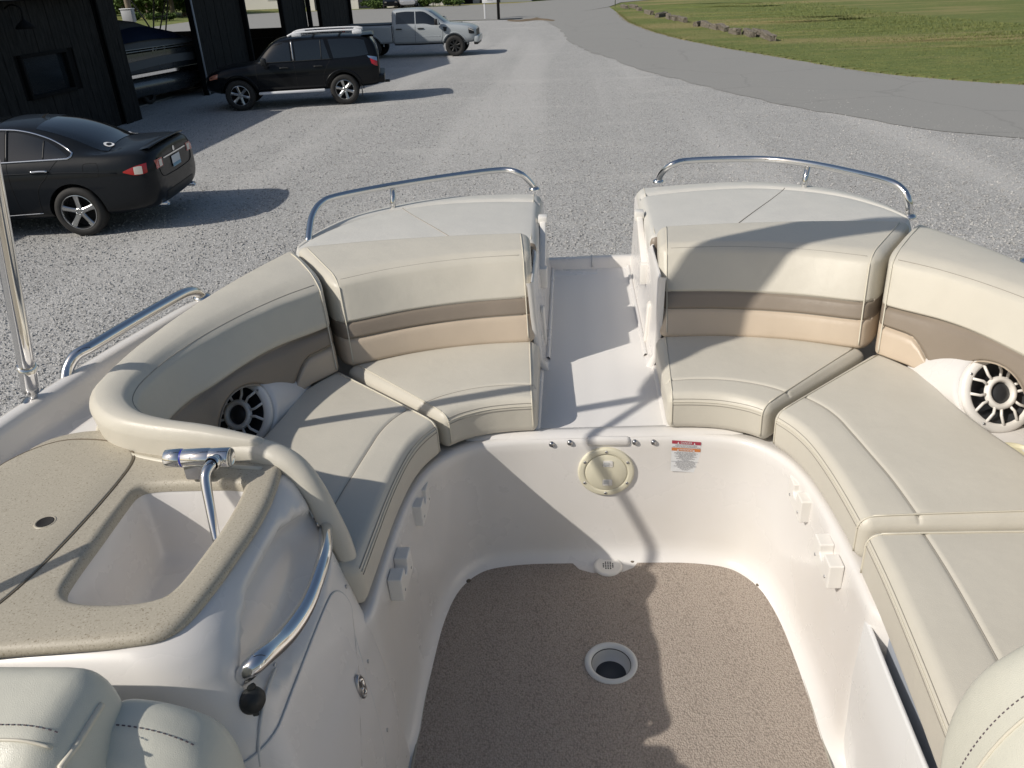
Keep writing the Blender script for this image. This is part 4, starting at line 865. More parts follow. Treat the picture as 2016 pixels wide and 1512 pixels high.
# door let into the side
dl = [(640, 1146), (612, 1152), (590, 1180), (568, 1230), (549, 1290), (536, 1350), (529, 1410), (530, 1460), (540, 1505)]; dr = [(640, 1146), (664, 1152), (681, 1185), (693, 1235), (709, 1295), (727, 1360), (744, 1425), (755, 1475), (759, 1508)]
def yz(q):
    p = hit(*q, bvc); p = inv(p) if p else U(*q, x=-.66); return Vector((p.y, p.z, 0))
far = Curve([yz(q) for q in dr[2:]] , 60); top_z = 1.700
dpts = [Vector((.86, 1.700, 0)), Vector((1.1, 1.704, 0)), Vector((1.30, 1.704, 0)), Vector((1.42, 1.700, 0)), Vector((1.465, 1.688, 0)), Vector((1.488, 1.655, 0)), Vector((1.484, 1.61, 0))] + [yz(q) for q in dr[3:]] + [Vector((1.37, 1.06, 0))]
ol = even(cat(dpts, 200), 90)
drows = []
for f in lin(0, 1, 12):
    drows.append([onface(.86 + (q.x - .86) * (1 - f), 1.06 + (q.y - 1.06) * (1 - f), .003) for q in ol])
door = loft('door', drows, 'gelcoat', console)
seam('door_gap', [onface(q.x, q.y, .0012) for q in ol], 'plastic_grey', door, .0024, 6)
lp_ = hit(706, 1352, bvc); ln = Vector((1, -.05, .15)).normalized(); Bl = frame_of(ln)
pl = [[lp_ + Bl @ Vector((q * .015 * math.cos(a), q * .029 * math.sin(a), h_)) for a in lin(0, 6.2832, 33)[:-1]] for q, h_ in ((1.0, .002), (1.0, .006), (.93, .0085), (.82, .0085), (.76, .006), (.70, .0035), (.02, .003))]
latch = loft('latch', pl, 'steel_dull', door, True)
tube('latch_ring', cat([lp_ + Bl @ Vector(q) for q in ((-.002, .018, .007), (.006, .012, .009), (.004, .002, .010), (.005, -.010, .010), (.001, -.018, .009), (-.005, -.012, .008), (-.003, 0, .009))], 30), .0028, 'steel', latch, 8)
sp = hit(495, 1378, bvc); sn = Vector((.75, -.62, .25)).normalized()
sk = lathe('power_socket', [(.021, -.002), (.021, .006), (.019, .010), (.016, .012), (.014, .017), (.0001, .019)], sp, sn, 'black_rubber', console, 28)
Bk = frame_of(sn)
for a in (1.35, 4.5): boxmesh('cap_tab', sp + Bk @ Vector((.023 * math.cos(a), .023 * math.sin(a), .006)), (.014, .012, .006), 'black_rubber', sk, .004, Bk)
for q in ((681, 1155), (724, 1302), (762, 1437), (541, 1309)):
    c = hit(*q, bvc)
    if c: lathe('screw', [(.0042, -.001), (.004, .0015), (.0001, .0022)], c, Vector((1, -.1, .1)), 'steel_dull', console, 12)
gl = [onface(*yz(q).xy, .0008) for q in ((541, 1318), (523, 1365), (512, 1420), (508, 1470), (511, 1508))]
seam('moulding_line', cat(gl, 30), 'plastic_grey', console, .003, 6)

# ================================================================== HELM CHAIRS
def dashes(name, pts, mat, parent, r=.0009, L=.0052, gap=.0022):
    n = max(2, int(sum((a - b).length for a, b in zip(pts, pts[1:])) / (L + gap))); P = even(pts, n * 4); vs, fs = [], []
    for k in range(n):
        rw = tube_rows(P[4 * k:4 * k + 3], r, 5); a, b = grid(rw, True); o_ = len(vs); vs += a; fs += [tuple(o_ + i for i in f) for f in b]
    return MO(name, vs, fs, mat, parent)
def chair(label, x0, x1, y, z0, z1, th, rcl, rcr, lean=.12, wings=()):
    """bucket chair seen over its back: padded back with rounded corners, wings, seat and pedestal"""
    xm = (x0 + x1) / 2; t = thing('helm_chair', label, 'chair', V(xm, y - .1, 1.0), 'cockpit helm chairs')
    def block(X0, X1, Y, Z0, Z1, TH, RL, RR2, nm, st, crown=.016):
        Lu, Lv, h = (X1 - X0) * S, (Z1 - Z0) * S, TH * S
        def zmax(x):
            z = Z1
            if x - X0 < RL: z -= RL * (1 - math.sqrt(max(0, 1 - ((RL - (x - X0)) / RL) ** 2))) * .8
            if X1 - x < RR2: z -= RR2 * (1 - math.sqrt(max(0, 1 - ((RR2 - (X1 - x)) / RR2) ** 2))) * .8
            return z
        def F(a, b, c):
            x = X0 + (X1 - X0) * a; return V(x, Y + lean * b + (TH - c / S) * 1.0 - TH, Z0 + (zmax(x) - Z0) * b + .02 * (TH - c / S))
        pad(nm, F, Lu, Lv, h, min(.055, h * .45), 18, 12, t, [(nm, -1, 2, -1, 2, 'vinyl_chair')], crown=crown)
        r = min(.055, h * .45); e = st / Lu
        return F, Lu, Lv, h, r
    F, Lu, Lv, h, r = block(x0, x1, y, z0, z1, th, rcl, rcr, 'back_pad', .05)
    ro = r + .0008
    def rim(c):                    # round the left side, over the top and down the right side at depth c
        lft = [(-.0008 / Lu, b) for b in lin(.15, 1 - r / Lv, 24)] + [((r - ro * math.cos(q)) / Lu, 1 - (r - ro * math.sin(q)) / Lv) for q in lin(.1, 1.5, 10)]
        return [F(a, b, c) for a, b in lft + [(a, 1 + .0008 / Lv) for a in lin(r / Lu, 1 - r / Lu, 50)] + [(1 - a, b) for a, b in reversed(lft)]]
    if rcl > .3:
        dashes('stitch_row', rim(h * .50), 'stitch_dark', t); seam('welt', rim(h * .64), 'welt', t, .0022, 6)
    else:
        for ang, nm_ in ((.12, 0), (.42, 1)):
            q_ = [F(a, 1 - (r - ro * math.cos(ang)) / Lv, h - r + ro * math.sin(ang)) for a in lin(r / Lu, 1 - .5 * r / Lu, 60)]
            if nm_: seam('welt', q_, 'welt', t, .0020, 6)
            else: dashes('stitch_row', q_, 'stitch_dark', t)
        k7 = (r - ro * .7071); ed = [F(1 - k7 / Lu, 1 - k7 / Lv, c) for c in lin(r, h - r, 12)] + [F(1 - (r - ro * .64) / Lu, 1 - (r - ro * .64) / Lv, h - r * .5)] + [F(1 - k7 / Lu, b, h - r + ro * .7071) for b in lin(1 - r / Lv, .1, 24)]
        seam('welt', ed, 'welt', t, .0042, 8)
    for (a0, a1, yy, b0, b1, tt, q0, q1) in wings:
        F2, Lu2, Lv2, h2, r2 = block(a0, a1, yy, b0, b1, tt, q0, q1, 'side_wing', .04)
        dashes('stitch_row', [F2(a, 1 - (r2 - (r2 + .0008) * math.cos(.25)) / Lv2, h2 - r2 + (r2 + .0008) * math.sin(.25)) for a in lin(r2 / Lu2 * .9, 1 - r2 / Lu2 * .9, 50)], 'stitch_dark', t)
    def Fs(a, b, c): return V(x0 + .02 + (x1 - x0 - .04) * a, y - .62 + .55 * b, 1.42 + c / S)
    pad('seat_pad', Fs, (x1 - x0) * S, .55 * S, .13, .045, 10, 8, t, [('seat_pad', -1, 2, -1, 2, 'vinyl_chair')], crown=.02)
    lathe('pedestal', [(.13, .0), (.13, .015), (.05, .04), (.04, .06), (.04, .30), (.10, .325), (.10, .34)], V(xm, y - .35, 1.0), Vector((0, 0, 1)), 'steel_dull', t, 28)
    return t
chair('light grey chair by the sink console', -1.50, -.865, .80, 1.50, 2.07, .22, .2, .10, wings=((-.93, -.69, .80, 1.50, 1.985, .13, .03, .20),))
chair('light grey chair in the right corner beside the long seat', .50, 1.20, .82, 1.50, 2.25, .20, .50, .2)

# ================================================================== VEHICLES
def loft_body(name, stations, mat, parent, lv=2, arches=(), rad=.36, wid=.95, crease=()):
    """stations: (x, [(y,z)...bottom centre to top centre]); local frame x forward, y left"""
    rows = []
    for x, pr in stations:
        rows.append([Vector((x, y, z)) for y, z in pr] + [Vector((x, -y, z)) for y, z in reversed(pr[1:-1])])
    vs, fs = grid(rows, True); nc = len(rows[0])
    fs += [tuple(range(nc)), tuple(range(len(vs) - 1, len(vs) - nc - 1, -1))]
    me = bpy.data.meshes.new('tmp'); me.from_pydata([tuple(v) for v in vs], [], fs)
    bm = bmesh.new(); bm.from_mesh(me); bmesh.ops.recalc_face_normals(bm, faces=bm.faces)
    ly = bm.edges.layers.float.new('crease_edge')
    for e in bm.edges:
        if len(e.link_faces) == 2 and (len(e.link_faces[0].verts) > 4 or len(e.link_faces[1].verts) > 4): e[ly] = .55
        k0, k1 = e.verts[0].index % nc, e.verts[1].index % nc
        if k0 == k1:
            kk = k0 if k0 < len(stations[0][1]) else nc - k0
            if kk in crease: e[ly] = .6
    bm.to_mesh(me); bm.free()
    o = bpy.data.objects.new('tmp', me); COL.objects.link(o)
    sub = o.modifiers.new('s', 'SUBSURF'); sub.levels = lv; sub.render_levels = lv
    cut = []
    for ax, az in arches:
        for s in (1, -1):
            bm = bmesh.new(); bmesh.ops.create_cone(bm, cap_ends=True, segments=40, radius1=rad, radius2=rad, depth=.62)
            bm.transform(Matrix.Translation((ax, s * (wid - .02), az)) @ Matrix.Rotation(math.pi / 2, 4, 'X'))
            cm = bpy.data.meshes.new('c'); bm.to_mesh(cm); bm.free(); cm.materials.append(MATS['well_black']); co = bpy.data.objects.new('c', cm); COL.objects.link(co); cut.append(co)
            b = o.modifiers.new('b', 'BOOLEAN'); b.object = co; b.operation = 'DIFFERENCE'; b.solver = 'EXACT'
    me.materials.append(MATS[mat]); me.materials.append(MATS['well_black'])
    bpy.context.view_layer.update(); dg = bpy.context.evaluated_depsgraph_get()
    nm = bpy.data.meshes.new_from_object(o.evaluated_get(dg)); nm.name = name
    for c in cut: bpy.data.objects.remove(c)
    bpy.data.objects.remove(o)
    bm = bmesh.new(); bm.from_mesh(nm)
    for f in bm.faces:
        c = f.calc_center_median(); f.material_index = 0; f.smooth = True
        for ax, az in arches:
            d = math.hypot(c.x - ax, c.z - az)
            if d < rad * 1.002 and abs(c.y) < wid + .1 and (abs(f.normal.y) > .98 and d < rad * .98 and abs(c.y) < wid - .2 or abs(d - rad) < .012 and abs(f.normal.y) < .35): f.material_index = 1; f.smooth = False
    for e in bm.edges:
        if len(e.link_faces) == 2 and e.calc_face_angle(0) > R_(38): e.smooth = False
    bm.to_mesh(nm); bm.free(); nm.materials.clear(); nm.materials.append(MATS[mat]); nm.materials.append(MATS['well_black'])
    q = bpy.data.objects.new(name, nm); COL.objects.link(q); q.parent = parent
    bv = BVHTree.FromPolygons([v.co.copy() for v in nm.vertices], [tuple(p.vertices) for p in nm.polygons])
    return q, bv
def LO(name, vs, fs, mat, parent, smooth=True):       # child built in its parent's local frame
    o = MO(name, vs, fs, mat, None, smooth); o.parent = parent; return o
def lloft(name, rows, mat, parent, close_u=False, cap=False, **k):
    o = loft(name, rows, mat, None, close_u, cap, **k); o.parent = parent; return o
def side(bv, x, z, s, off):        # point on the flank
    h = bv.ray_cast(Vector((x, s * 3, z)), Vector((0, -s, 0)))
    return h[0] + Vector((0, s * off, 0)) if h[0] else Vector((x, s * .8, z))
def rear(bv, y, z, off, s=-1):     # point on the tail (s=-1) or nose (s=1)
    h = bv.ray_cast(Vector((s * 8, y, z)), Vector((-s, 0, 0)))
    return h[0] + Vector((s * off, 0, 0)) if h[0] else Vector((0, y, z))
def above(bv, x, y, off):
    h = bv.ray_cast(Vector((x, y, 4)), Vector((0, 0, -1)))
    return h[0] + Vector((0, 0, off)) if h[0] else Vector((x, y, 1))
def flank(name, bot, top, bv, s, mat, parent, off=.006, nu=16, nv=6):
    b, t = Curve([Vector((p[0], p[1], 0)) for p in bot], 60), Curve([Vector((p[0], p[1], 0)) for p in top], 60); rows = []
    for k in lin(0, 1, nv):
        rows.append([side(bv, *(b(a).lerp(t(a), k)).xy, s, off) for a in lin(0, 1, nu)])
    return lloft(name, rows, mat, parent)
def fline(name, pts, bv, s, mat, parent, r=.006, off=.002, n=30):
    c = Curve([Vector((p[0], p[1], 0)) for p in pts], 60); o = tube(name, [side(bv, *c(a).xy, s, off) for a in lin(0, 1, n)], r, mat, None, 6); o.parent = parent; return o
def wheel(parent, x, y, R, wd, rr, spokes, s, dark=False, split=True):
    t = bpy.data.objects.new('wheel', None); COL.objects.link(t); t.parent = parent; t.location = (x, y, R); t.empty_display_size = .1
    prof = [(rr, -wd * .42), (rr + .015, -wd * .47), (R * .82, -wd * .5), (R * .95, -wd * .44), (R, -wd * .30), (R, wd * .30), (R * .95, wd * .44), (R * .82, wd * .5), (rr + .015, wd * .47), (rr, wd * .42)]
    k = 40; rows = [[Vector((r * math.cos(a), h * s, r * math.sin(a))) for a in lin(0, 2 * math.pi, k + 1)[:-1]] for r, h in prof]
    lloft('tyre', rows, 'tyre', t, True)
    bm = bmesh.new()
    def addgrid(rows, cl):
        vs, fs = grid(rows, cl); b = [bm.verts.new(v) for v in vs]
        for f in fs: bm.faces.new([b[i] for i in f])
    addgrid([[Vector((r * math.cos(a), h * s, r * math.sin(a))) for a in lin(0, 2 * math.pi, k + 1)[:-1]] for r, h in ((rr * 1.01, wd * .46), (rr * .97, wd * .47), (rr * .93, wd * .40), (rr * .90, wd * .1), (rr * .88, -wd * .3))], True)
    addgrid([[Vector((r * math.cos(a), h * s, r * math.sin(a))) for a in lin(0, 2 * math.pi, 21)[:-1]] for r, h in ((rr * .26, wd * .2), (rr * .25, wd * .34), (rr * .20, wd * .38), (.001, wd * .39))], True)
    for i in range(spokes):
        a0 = 2 * math.pi * i / spokes + .3
        sec = []
        for f in lin(.12, .96, 6):
            w_ = rr * (.13 + .10 * (f - .5) ** 2 * 4 * .5); c = Vector((rr * f * math.cos(a0), 0, rr * f * math.sin(a0))); tt = Vector((-math.sin(a0), 0, math.cos(a0)))
            hh = wd * (.34 + .10 * f)
            sec.append([c + tt * w_ + Vector((0, s * (hh - .012), 0)), c + tt * w_ * .55 + Vector((0, s * hh, 0)), c - tt * w_ * .55 + Vector((0, s * hh, 0)), c - tt * w_ + Vector((0, s * (hh - .012), 0)), c - tt * w_ * .8 + Vector((0, s * (hh - .05), 0)), c + tt * w_ * .8 + Vector((0, s * (hh - .05), 0))])
        addgrid(sec, True)
    for i in range(5):
        a0 = 2 * math.pi * i / 5 + .9
        q = bmesh.ops.create_uvsphere(bm, u_segments=8, v_segments=6, radius=.014, matrix=Matrix.Translation((rr * .17 * math.cos(a0), s * wd * .385, rr * .17 * math.sin(a0))))
    bmesh.ops.recalc_face_normals(bm, faces=bm.faces); me = bpy.data.meshes.new('rim'); bm.to_mesh(me); bm.free()
    me.materials.append(MATS['trim_black' if dark else 'rim_alloy']); me.polygons.foreach_set('use_smooth', [True] * len(me.polygons)); sharp(me, 35)
    o = bpy.data.objects.new('rim', me); COL.objects.link(o); o.parent = t
    lloft('dark_disc', [[Vector((r * math.cos(a), s * -wd * .05, r * math.sin(a))) for a in lin(0, 2 * math.pi, 25)[:-1]] for r in (rr * .9, rr * .03)], 'well_black', t, True)  # dark disc added behind the spokes to black out the wheel well
    return t
def place(root, px, py, lx, ly, ang):  # put local ground point (lx,ly) at a pixel on the ground
    g = G(px, py); R = Matrix.Rotation(ang, 3, 'Z'); root.location = g - R @ Vector((lx, ly, 0)); root.rotation_euler = (0, 0, ang)

# ---- dark sedan (facing left in the picture, its left flank towards us); origin: rear axle
def sedan():
    t = thing('sedan', 'charcoal four door sedan parked in front of the window of the dark barn', 'car')
    W = .92
    def sec(zb, zs, zm, zbelt, wb, zt=None, wr=None, wm=1.0, hood=False):
        pr = [(0, zb), (.55, zb), (W * .93 * wm, zs), (W * 1.0 * wm, zs + .12), (W * 1.005 * wm, zm), (W * .985 * wm, zbelt - .09), (wb, zbelt)]
        if zt is None: pr += [(wb * .90, zbelt + .035), (wb * .60, zbelt + .065), (wb * .3, zbelt + .078), (0, zbelt + .082)]
        else: pr += [(wb * .965, zbelt + .05), (wr + .045, zt - .13), (wr - .02, zt - .045), (0, zt)]
        return pr
    st = [(-1.06, [(0, .42), (.40, .42), (.62, .44), (.70, .52), (.72, .62), (.72, .74), (.70, .84), (.62, .93), (.45, .97), (.25, .985), (0, .99)]),
          (-1.01, sec(.30, .36, .62, .965, .74, None, None, .90)), (-.88, sec(.26, .31, .63, 1.005, .80, None, None, .965)), (-.62, sec(.22, .27, .64, 1.00, .825)), (-.38, sec(.20, .25, .64, .985, .835, 1.10, .56)), (-.12, sec(.20, .25, .64, .975, .84, 1.24, .575)), (.25, sec(.20, .24, .64, .965, .85, 1.375, .58)), (.62, sec(.20, .24, .64, .955, .855, 1.43, .585)), (1.1, sec(.20, .24, .64, .945, .86, 1.44, .59)), (1.6, sec(.20, .24, .64, .935, .86, 1.40, .585)),
          (2.0, sec(.20, .24, .63, .925, .855, 1.27, .575)), (2.4, sec(.20, .25, .62, .915, .84, 1.08, .60)), (2.7, sec(.20, .26, .61, .88, .83)), (3.1, sec(.20, .27, .58, .80, .80, None, None, .98)), (3.45, sec(.22, .29, .54, .70, .70, None, None, .90)), (3.62, [(0, .28), (.3, .28), (.5, .30), (.56, .38), (.56, .48), (.55, .55), (.5, .6), (.42, .63), (.3, .64), (.15, .645), (0, .65)])]
    body, bv = loft_body('body', st, 'paint_charcoal', t, 2, ((0, .33), (2.705, .33)), .365, W, crease=(6,))
    for s in (1, -1):
        for x in (0, 2.705): wheel(t, x, s * (W - .105), .325, .225, .225, 6 if False else 5, s)
        # glazing with bright surround
        flank('window', [(-.02, 1.005), (.3, 1.0), (.72, .995), (.74, .995)], [(.0, 1.03), (.28, 1.20), (.60, 1.30), (.74, 1.315)], bv, s, 'car_glass', t)
        flank('window', [(.79, .995), (1.3, .985), (1.63, .98)], [(.79, 1.32), (1.2, 1.335), (1.63, 1.30)], bv, s, 'car_glass', t)
        flank('window', [(1.70, .978), (2.1, .97), (2.36, .965)], [(1.70, 1.29), (2.05, 1.15), (2.36, .985)], bv, s, 'car_glass', t)
        fline('window_trim', [(2.42, .955), (1.6, .968), (.8, .982), (.1, .992), (-.055, .998), (-.085, 1.02), (-.03, 1.07), (.25, 1.225), (.58, 1.322), (.9, 1.348), (1.3, 1.352), (1.65, 1.325), (2.05, 1.17), (2.42, .965)], bv, s, 'chrome', t, .013, .004, 80)
        fline('quarter_divider', [(.30, 1.0), (.30, 1.20)], bv, s, 'trim_black', t, .010, .006, 8)
        fline('door_divider', [(.765, .995), (.765, 1.33)], bv, s, 'trim_black', t, .018, .002, 8)
        fline('door_seam', [(.10, 1.0), (.20, .90), (.30, .78), (.42, .66), (.46, .5), (.47, .34)], bv, s, 'well_black', t, .0035, .0)
        fline('door_seam', [(.77, .98), (.76, .7), (.74, .4), (.72, .30)], bv, s, 'well_black', t, .0035, .0)
        fline('door_seam', [(2.05, .95), (2.0, .7), (1.95, .4), (1.93, .3)], bv, s, 'well_black', t, .0035, .0)
        fline('sill_seam', [(.47, .33), (1.2, .31), (1.93, .32)], bv, s, 'chrome', t, .006, .002)
        fline('shoulder_crease', [(-.62, .80), (0, .83), (.6, .84), (1.4, .83), (2.3, .80)], bv, s, 'paint_charcoal', t, .010, -.003)
        for hx in (.36, 1.36):
            hd = fline('door_handle', [(hx - .11, .865), (hx, .868), (hx + .11, .862)], bv, s, 'chrome', t, .014, .022, 10)
        if s == 1:
            fline('fuel_door', [(-.38, .93), (-.24, .93), (-.20, .90), (-.20, .80), (-.24, .77), (-.36, .77), (-.39, .80), (-.39, .90), (-.38, .93)], bv, s, 'well_black', t, .003, .0, 40)
        # wrap-round tail lamp
        tl = flank('tail_lamp', [(-.70, .80), (-.84, .76), (-.93, .765), (-.985, .78)], [(-.70, .815), (-.84, .865), (-.93, .885), (-.985, .895)], bv, s, 'lamp_red', t, .006, 10, 5)
        cl = flank('clear_lens', [(-.835, .770), (-.90, .768), (-.935, .772)], [(-.835, .858), (-.90, .868), (-.935, .862)], bv, s, 'lamp_clear', t, .010, 6, 4)
        rows = [[rear(bv, s * y, z, .006) for y in lin(.70, .47, 9)] for z in lin(.79, .90, 5)]
        lloft('inner_lamp', rows, 'lamp_red', t)
        lloft('reverse_lamp', [[rear(bv, s * y, z, .010) for y in lin(.60, .50, 5)] for z in lin(.80, .885, 4)], 'lamp_clear', t)
        lloft('exhaust_tip', [[Vector((-1.02 - d, s * .55 + r * math.cos(a), .31 + r * .7 * math.sin(a))) for a in lin(0, 6.2832, 17)[:-1]] for r, d in ((.045, -.15), (.048, .02), (.040, .025), (.036, -.05))], 'chrome', t, True)
        m = boxmesh('mirror', (2.12, s * (W + .06), 1.0), (.10, .19, .13), 'paint_charcoal', None, .03); m.parent = t
    # rear screen, boot lines, trim
    rows = []
    for f in lin(0, 1, 10):
        x = -.46 + (.42 + .46) * f; hw = .60 - .055 * f
        rows.append([above(bv, x + .02 * math.cos(y / hw * 1.5), y, .005) for y in lin(-hw, hw, 16)])
    lloft('rear_window', rows, 'car_glass', t)
    rows = []
    for f in lin(0, 1, 10):
        x = 1.78 + .80 * f; hw = .56 + .10 * f; rows.append([above(bv, x, y, .005) for y in lin(-hw, hw, 14)])
    lloft('windscreen', rows, 'car_glass', t)
    sp = lloft('spoiler', [[Vector((-1.00 + .06 * (y / .66) ** 2 + dx, y, above(bv, -.93, y * .98, 0).z + dz)) for dx, dz in ((.13, .002), (.03, .016), (-.05, .030), (-.065, .020), (-.02, .0))] for y in lin(-.66, .66, 20)], 'paint_charcoal', t)
    lloft('trunk_trim', [[rear(bv, y, z, .010) for y in lin(-.42, .42, 20)] for z in (.868, .885)], 'chrome', t)
    fl = [rear(bv, y, z, .003) for y, z in ((-.62, .92), (-.60, .74), (-.50, .66), (-.2, .645), (0, .642), (.2, .645), (.50, .66), (.60, .74), (.62, .92))]
    o = tube('trunk_seam', cat(fl, 40), .005, 'well_black', None, 6); o.parent = t
    pl = lloft('licence_plate', [[rear(bv, y, z, .012) for y in (-.155, -.05, .05, .155)] for z in (.70, .775, .845)], 'plate_white', t); 
    lloft('plate_band', [[rear(bv, y, z, .016) for y in (-.15, -.05, .05, .15)] for z in (.703, .745)], 'plate_blue', pl)
    lloft('rear_valance', [[rear(bv, y, z, .006) for y in lin(-.52, .52, 14)] for z in (.36, .41, .46)], 'trim_black', t)
    lo = lloft('badge', [[rear(bv, .035 * q * math.cos(a), .925 + .035 * q * math.sin(a), .006) for a in lin(0, 6.2832, 17)[:-1]] for q in (1, .6, .05)], 'chrome', t, True)
    # two round stickers at the corners of the rear screen
    for y in (.42, -.42):
        k = lloft('round_sticker', [[above(bv, -.40 + .065 * q * math.cos(a), y + .065 * q * math.sin(a), .012) for a in lin(0, 6.2832, 25)[:-1]] for q in (1, .6, .02)], 'sticker', t, True)
        lloft('sticker_mark', [[above(bv, -.40 + .03 * q * math.cos(a), y + .045 * q * math.sin(a), .016) for a in lin(0, 6.2832, 13)[:-1]] for q in (1, .02)], 'trim_black', k, True)
    fin = lloft('roof_antenna', [[Vector((.50 + .09 * f - .03, q * .022 * (1 - f * .6), above(bv, .5, 0, 0).z - .005 + h)) for f, q, h in ((0, -1, 0), (0, 0, .0), (.3, 0, .06), (.9, 0, .012))] for f in (0,)] + [[Vector((.47, .02, above(bv, .5, 0, 0).z)), Vector((.49, 0, above(bv, .5, 0, 0).z + .055)), Vector((.55, 0, above(bv, .5, 0, 0).z + .04)), Vector((.62, .0, above(bv, .5, 0, 0).z))]], 'trim_black', t)
    # sunroof panel
    lloft('roof_glass', [[above(bv, x, y, .004) for y in lin(-.42, .42, 10)] for x in lin(.95, 1.55, 6)], 'car_glass', t)
    return t
sed = sedan()
sed.scale = (1.05, 1.05, 1.06); place(sed, 170, 466, 0, .92 * 1.05, math.pi + R_(6))

# ---- black SUV
def suv():
    t = thing('sport_utility', 'black boxy sport utility with silver roof rails and running boards', 'car')
    W = .93
    def sec(zb, zs, zbelt, wb, zt=None, wr=None, wm=1.0):
        pr = [(0, zb), (.55, zb), (W * .94 * wm, zs), (W * 1.0 * wm, zs + .10), (W * 1.01 * wm, zs + .38), (W * .99 * wm, zbelt - .08), (wb, zbelt)]
        if zt is None: pr += [(wb * .93, zbelt + .03), (wb * .62, zbelt + .055), (wb * .3, zbelt + .06), (0, zbelt + .062)]
        else: pr += [(wb * .985, zbelt + .05), (wr + .06, zt - .12), (wr - .02, zt - .03), (0, zt)]
        return pr
    st = [(-1.0, [(0, .56), (.5, .56), (.70, .58), (.78, .66), (.80, .90), (.79, 1.06), (.77, 1.14), (.74, 1.2), (.68, 1.24), (.4, 1.27), (0, 1.28)]),
          (-.97, sec(.46, .52, 1.16, .80, 1.45, .66, .93)), (-.90, sec(.44, .49, 1.16, .84, 1.60, .66, .97)), (-.78, sec(.42, .47, 1.15, .855, 1.72, .67)), (-.55, sec(.40, .46, 1.15, .86, 1.755, .68)), (0.1, sec(.38, .45, 1.14, .865, 1.775, .685)), (.9, sec(.38, .45, 1.13, .865, 1.78, .69)), (1.45, sec(.38, .45, 1.12, .865, 1.765, .68)),
          (1.75, sec(.38, .45, 1.11, .865, 1.70, .66)), (2.05, sec(.38, .45, 1.10, .86, 1.45, .65)), (2.30, sec(.38, .45, 1.09, .85, 1.20, .68)), (2.45, sec(.38, .45, 1.08, .85)), (2.9, sec(.38, .46, 1.05, .84)), (3.35, sec(.40, .48, .99, .80, None, None, .97)), (3.58, sec(.46, .54, .88, .70, None, None, .88)), (3.66, [(0, .5), (.4, .5), (.6, .52), (.68, .58), (.68, .66), (.67, .74), (.64, .8), (.58, .84), (.4, .86), (.2, .87), (0, .87)])]
    body, bv = loft_body('body', st, 'paint_black', t, 2, ((0, .39), (2.79, .39)), .455, W, crease=(6,))
    for s in (1, -1):
        for x in (0, 2.79): wheel(t, x, s * (W - .115), .392, .265, .25, 6, s)
        flank('window', [(1.33, 1.18), (1.8, 1.17), (2.20, 1.16)], [(1.33, 1.63), (1.72, 1.60), (2.20, 1.20)], bv, s, 'car_glass', t)
        flank('window', [(.30, 1.19), (.8, 1.185), (1.20, 1.18)], [(.42, 1.66), (.8, 1.665), (1.20, 1.64)], bv, s, 'car_glass', t)
        flank('window', [(-.74, 1.24), (-.3, 1.20), (.20, 1.19)], [(-.66, 1.60), (-.3, 1.65), (.30, 1.66)], bv, s, 'car_glass', t)
        fline('window_trim', [(2.25, 1.165), (1.6, 1.168), (.9, 1.172), (.24, 1.18)], bv, s, 'trim_black', t, .012, .004)
        fline('pillar_trim', [(1.265, 1.18), (1.265, 1.65)], bv, s, 'steel_dull', t, .026, -.012, 10)
        fline('quarter_divider', [(.52, 1.19), (.50, 1.66)], bv, s, 'trim_black', t, .012, .006, 8)
        for q in ([(1.26, 1.15), (1.24, .8), (1.24, .5)], [(2.28, 1.15), (2.26, .8), (2.22, .5)], [(.28, 1.17), (.40, 1.0), (.50, .8), (.52, .52)]): fline('door_seam', q, bv, s, 'well_black', t, .005, 0)
        for hx in (.62, 1.52): fline('door_handle', [(hx - .12, 1.02), (hx, 1.025), (hx + .12, 1.02)], bv, s, 'trim_black', t, .02, .02, 8)
        arch = [(.51 * math.cos(a), .39 + .51 * math.sin(a)) for a in lin(.15, 2.99, 14)]
        for x in (0, 2.79): fline('arch_flare', [(x + a, b) for a, b in arch], bv, s, 'paint_black', t, .028, -.008, 30)
        rb = boxmesh('running_board', (1.40, s * (W + .03), .42), (1.75, .15, .06), 'sign_white', None, .02); rb.parent = t
        zt = 1.79
        rr = tube('roof_rail', cat([Vector((-.62, s * .66, zt - .03)), Vector((-.55, s * .66, zt + .045)), Vector((-.3, s * .665, zt + .065)), Vector((.4, s * .67, zt + .070)), Vector((.95, s * .67, zt + .060)), Vector((1.2, s * .665, zt + .035)), Vector((1.34, s * .66, zt - .02))], 40), .026, 'sign_white', None, 10); rr.parent = t
        for x in (-.5, 1.1): b = boxmesh('rail_foot', (x, s * .66, zt + .01), (.26, .07, .10), 'sign_white', None, .025); b.parent = t
        m = boxmesh('mirror', (2.02, s * (W + .10), 1.20), (.13, .22, .19), 'trim_black', None, .04); m.parent = t
        flank('tail_lamp', [(-.80, 1.02), (-.90, .96), (-.955, .94)], [(-.76, 1.20), (-.88, 1.18), (-.955, 1.16)], bv, s, 'lamp_red', t, .012, 8, 5)
        flank('clear_lens', [(-.74, 1.165), (-.88, 1.10), (-.955, 1.075)], [(-.70, 1.215), (-.88, 1.185), (-.955, 1.165)], bv, s, 'chrome', t, .020, 8, 4)
        hl = flank('head_lamp', [(3.30, .84), (3.42, .82), (3.52, .80)], [(3.28, .95), (3.42, .92), (3.52, .87)], bv, s, 'lamp_amber', t, .008, 6, 4)
        fl = boxmesh('mud_flap', (-.46, s * (W - .10), .34), (.02, .24, .30), 'trim_black', None, .006); fl.parent = t
    rows = []
    for z in lin(1.22, 1.66, 8): rows.append([rear(bv, y, z, .008) for y in lin(-.62 + .1 * (z - 1.2), .62 - .1 * (z - 1.2), 12)])
    lloft('rear_window', rows, 'car_glass', t)
    rows = []
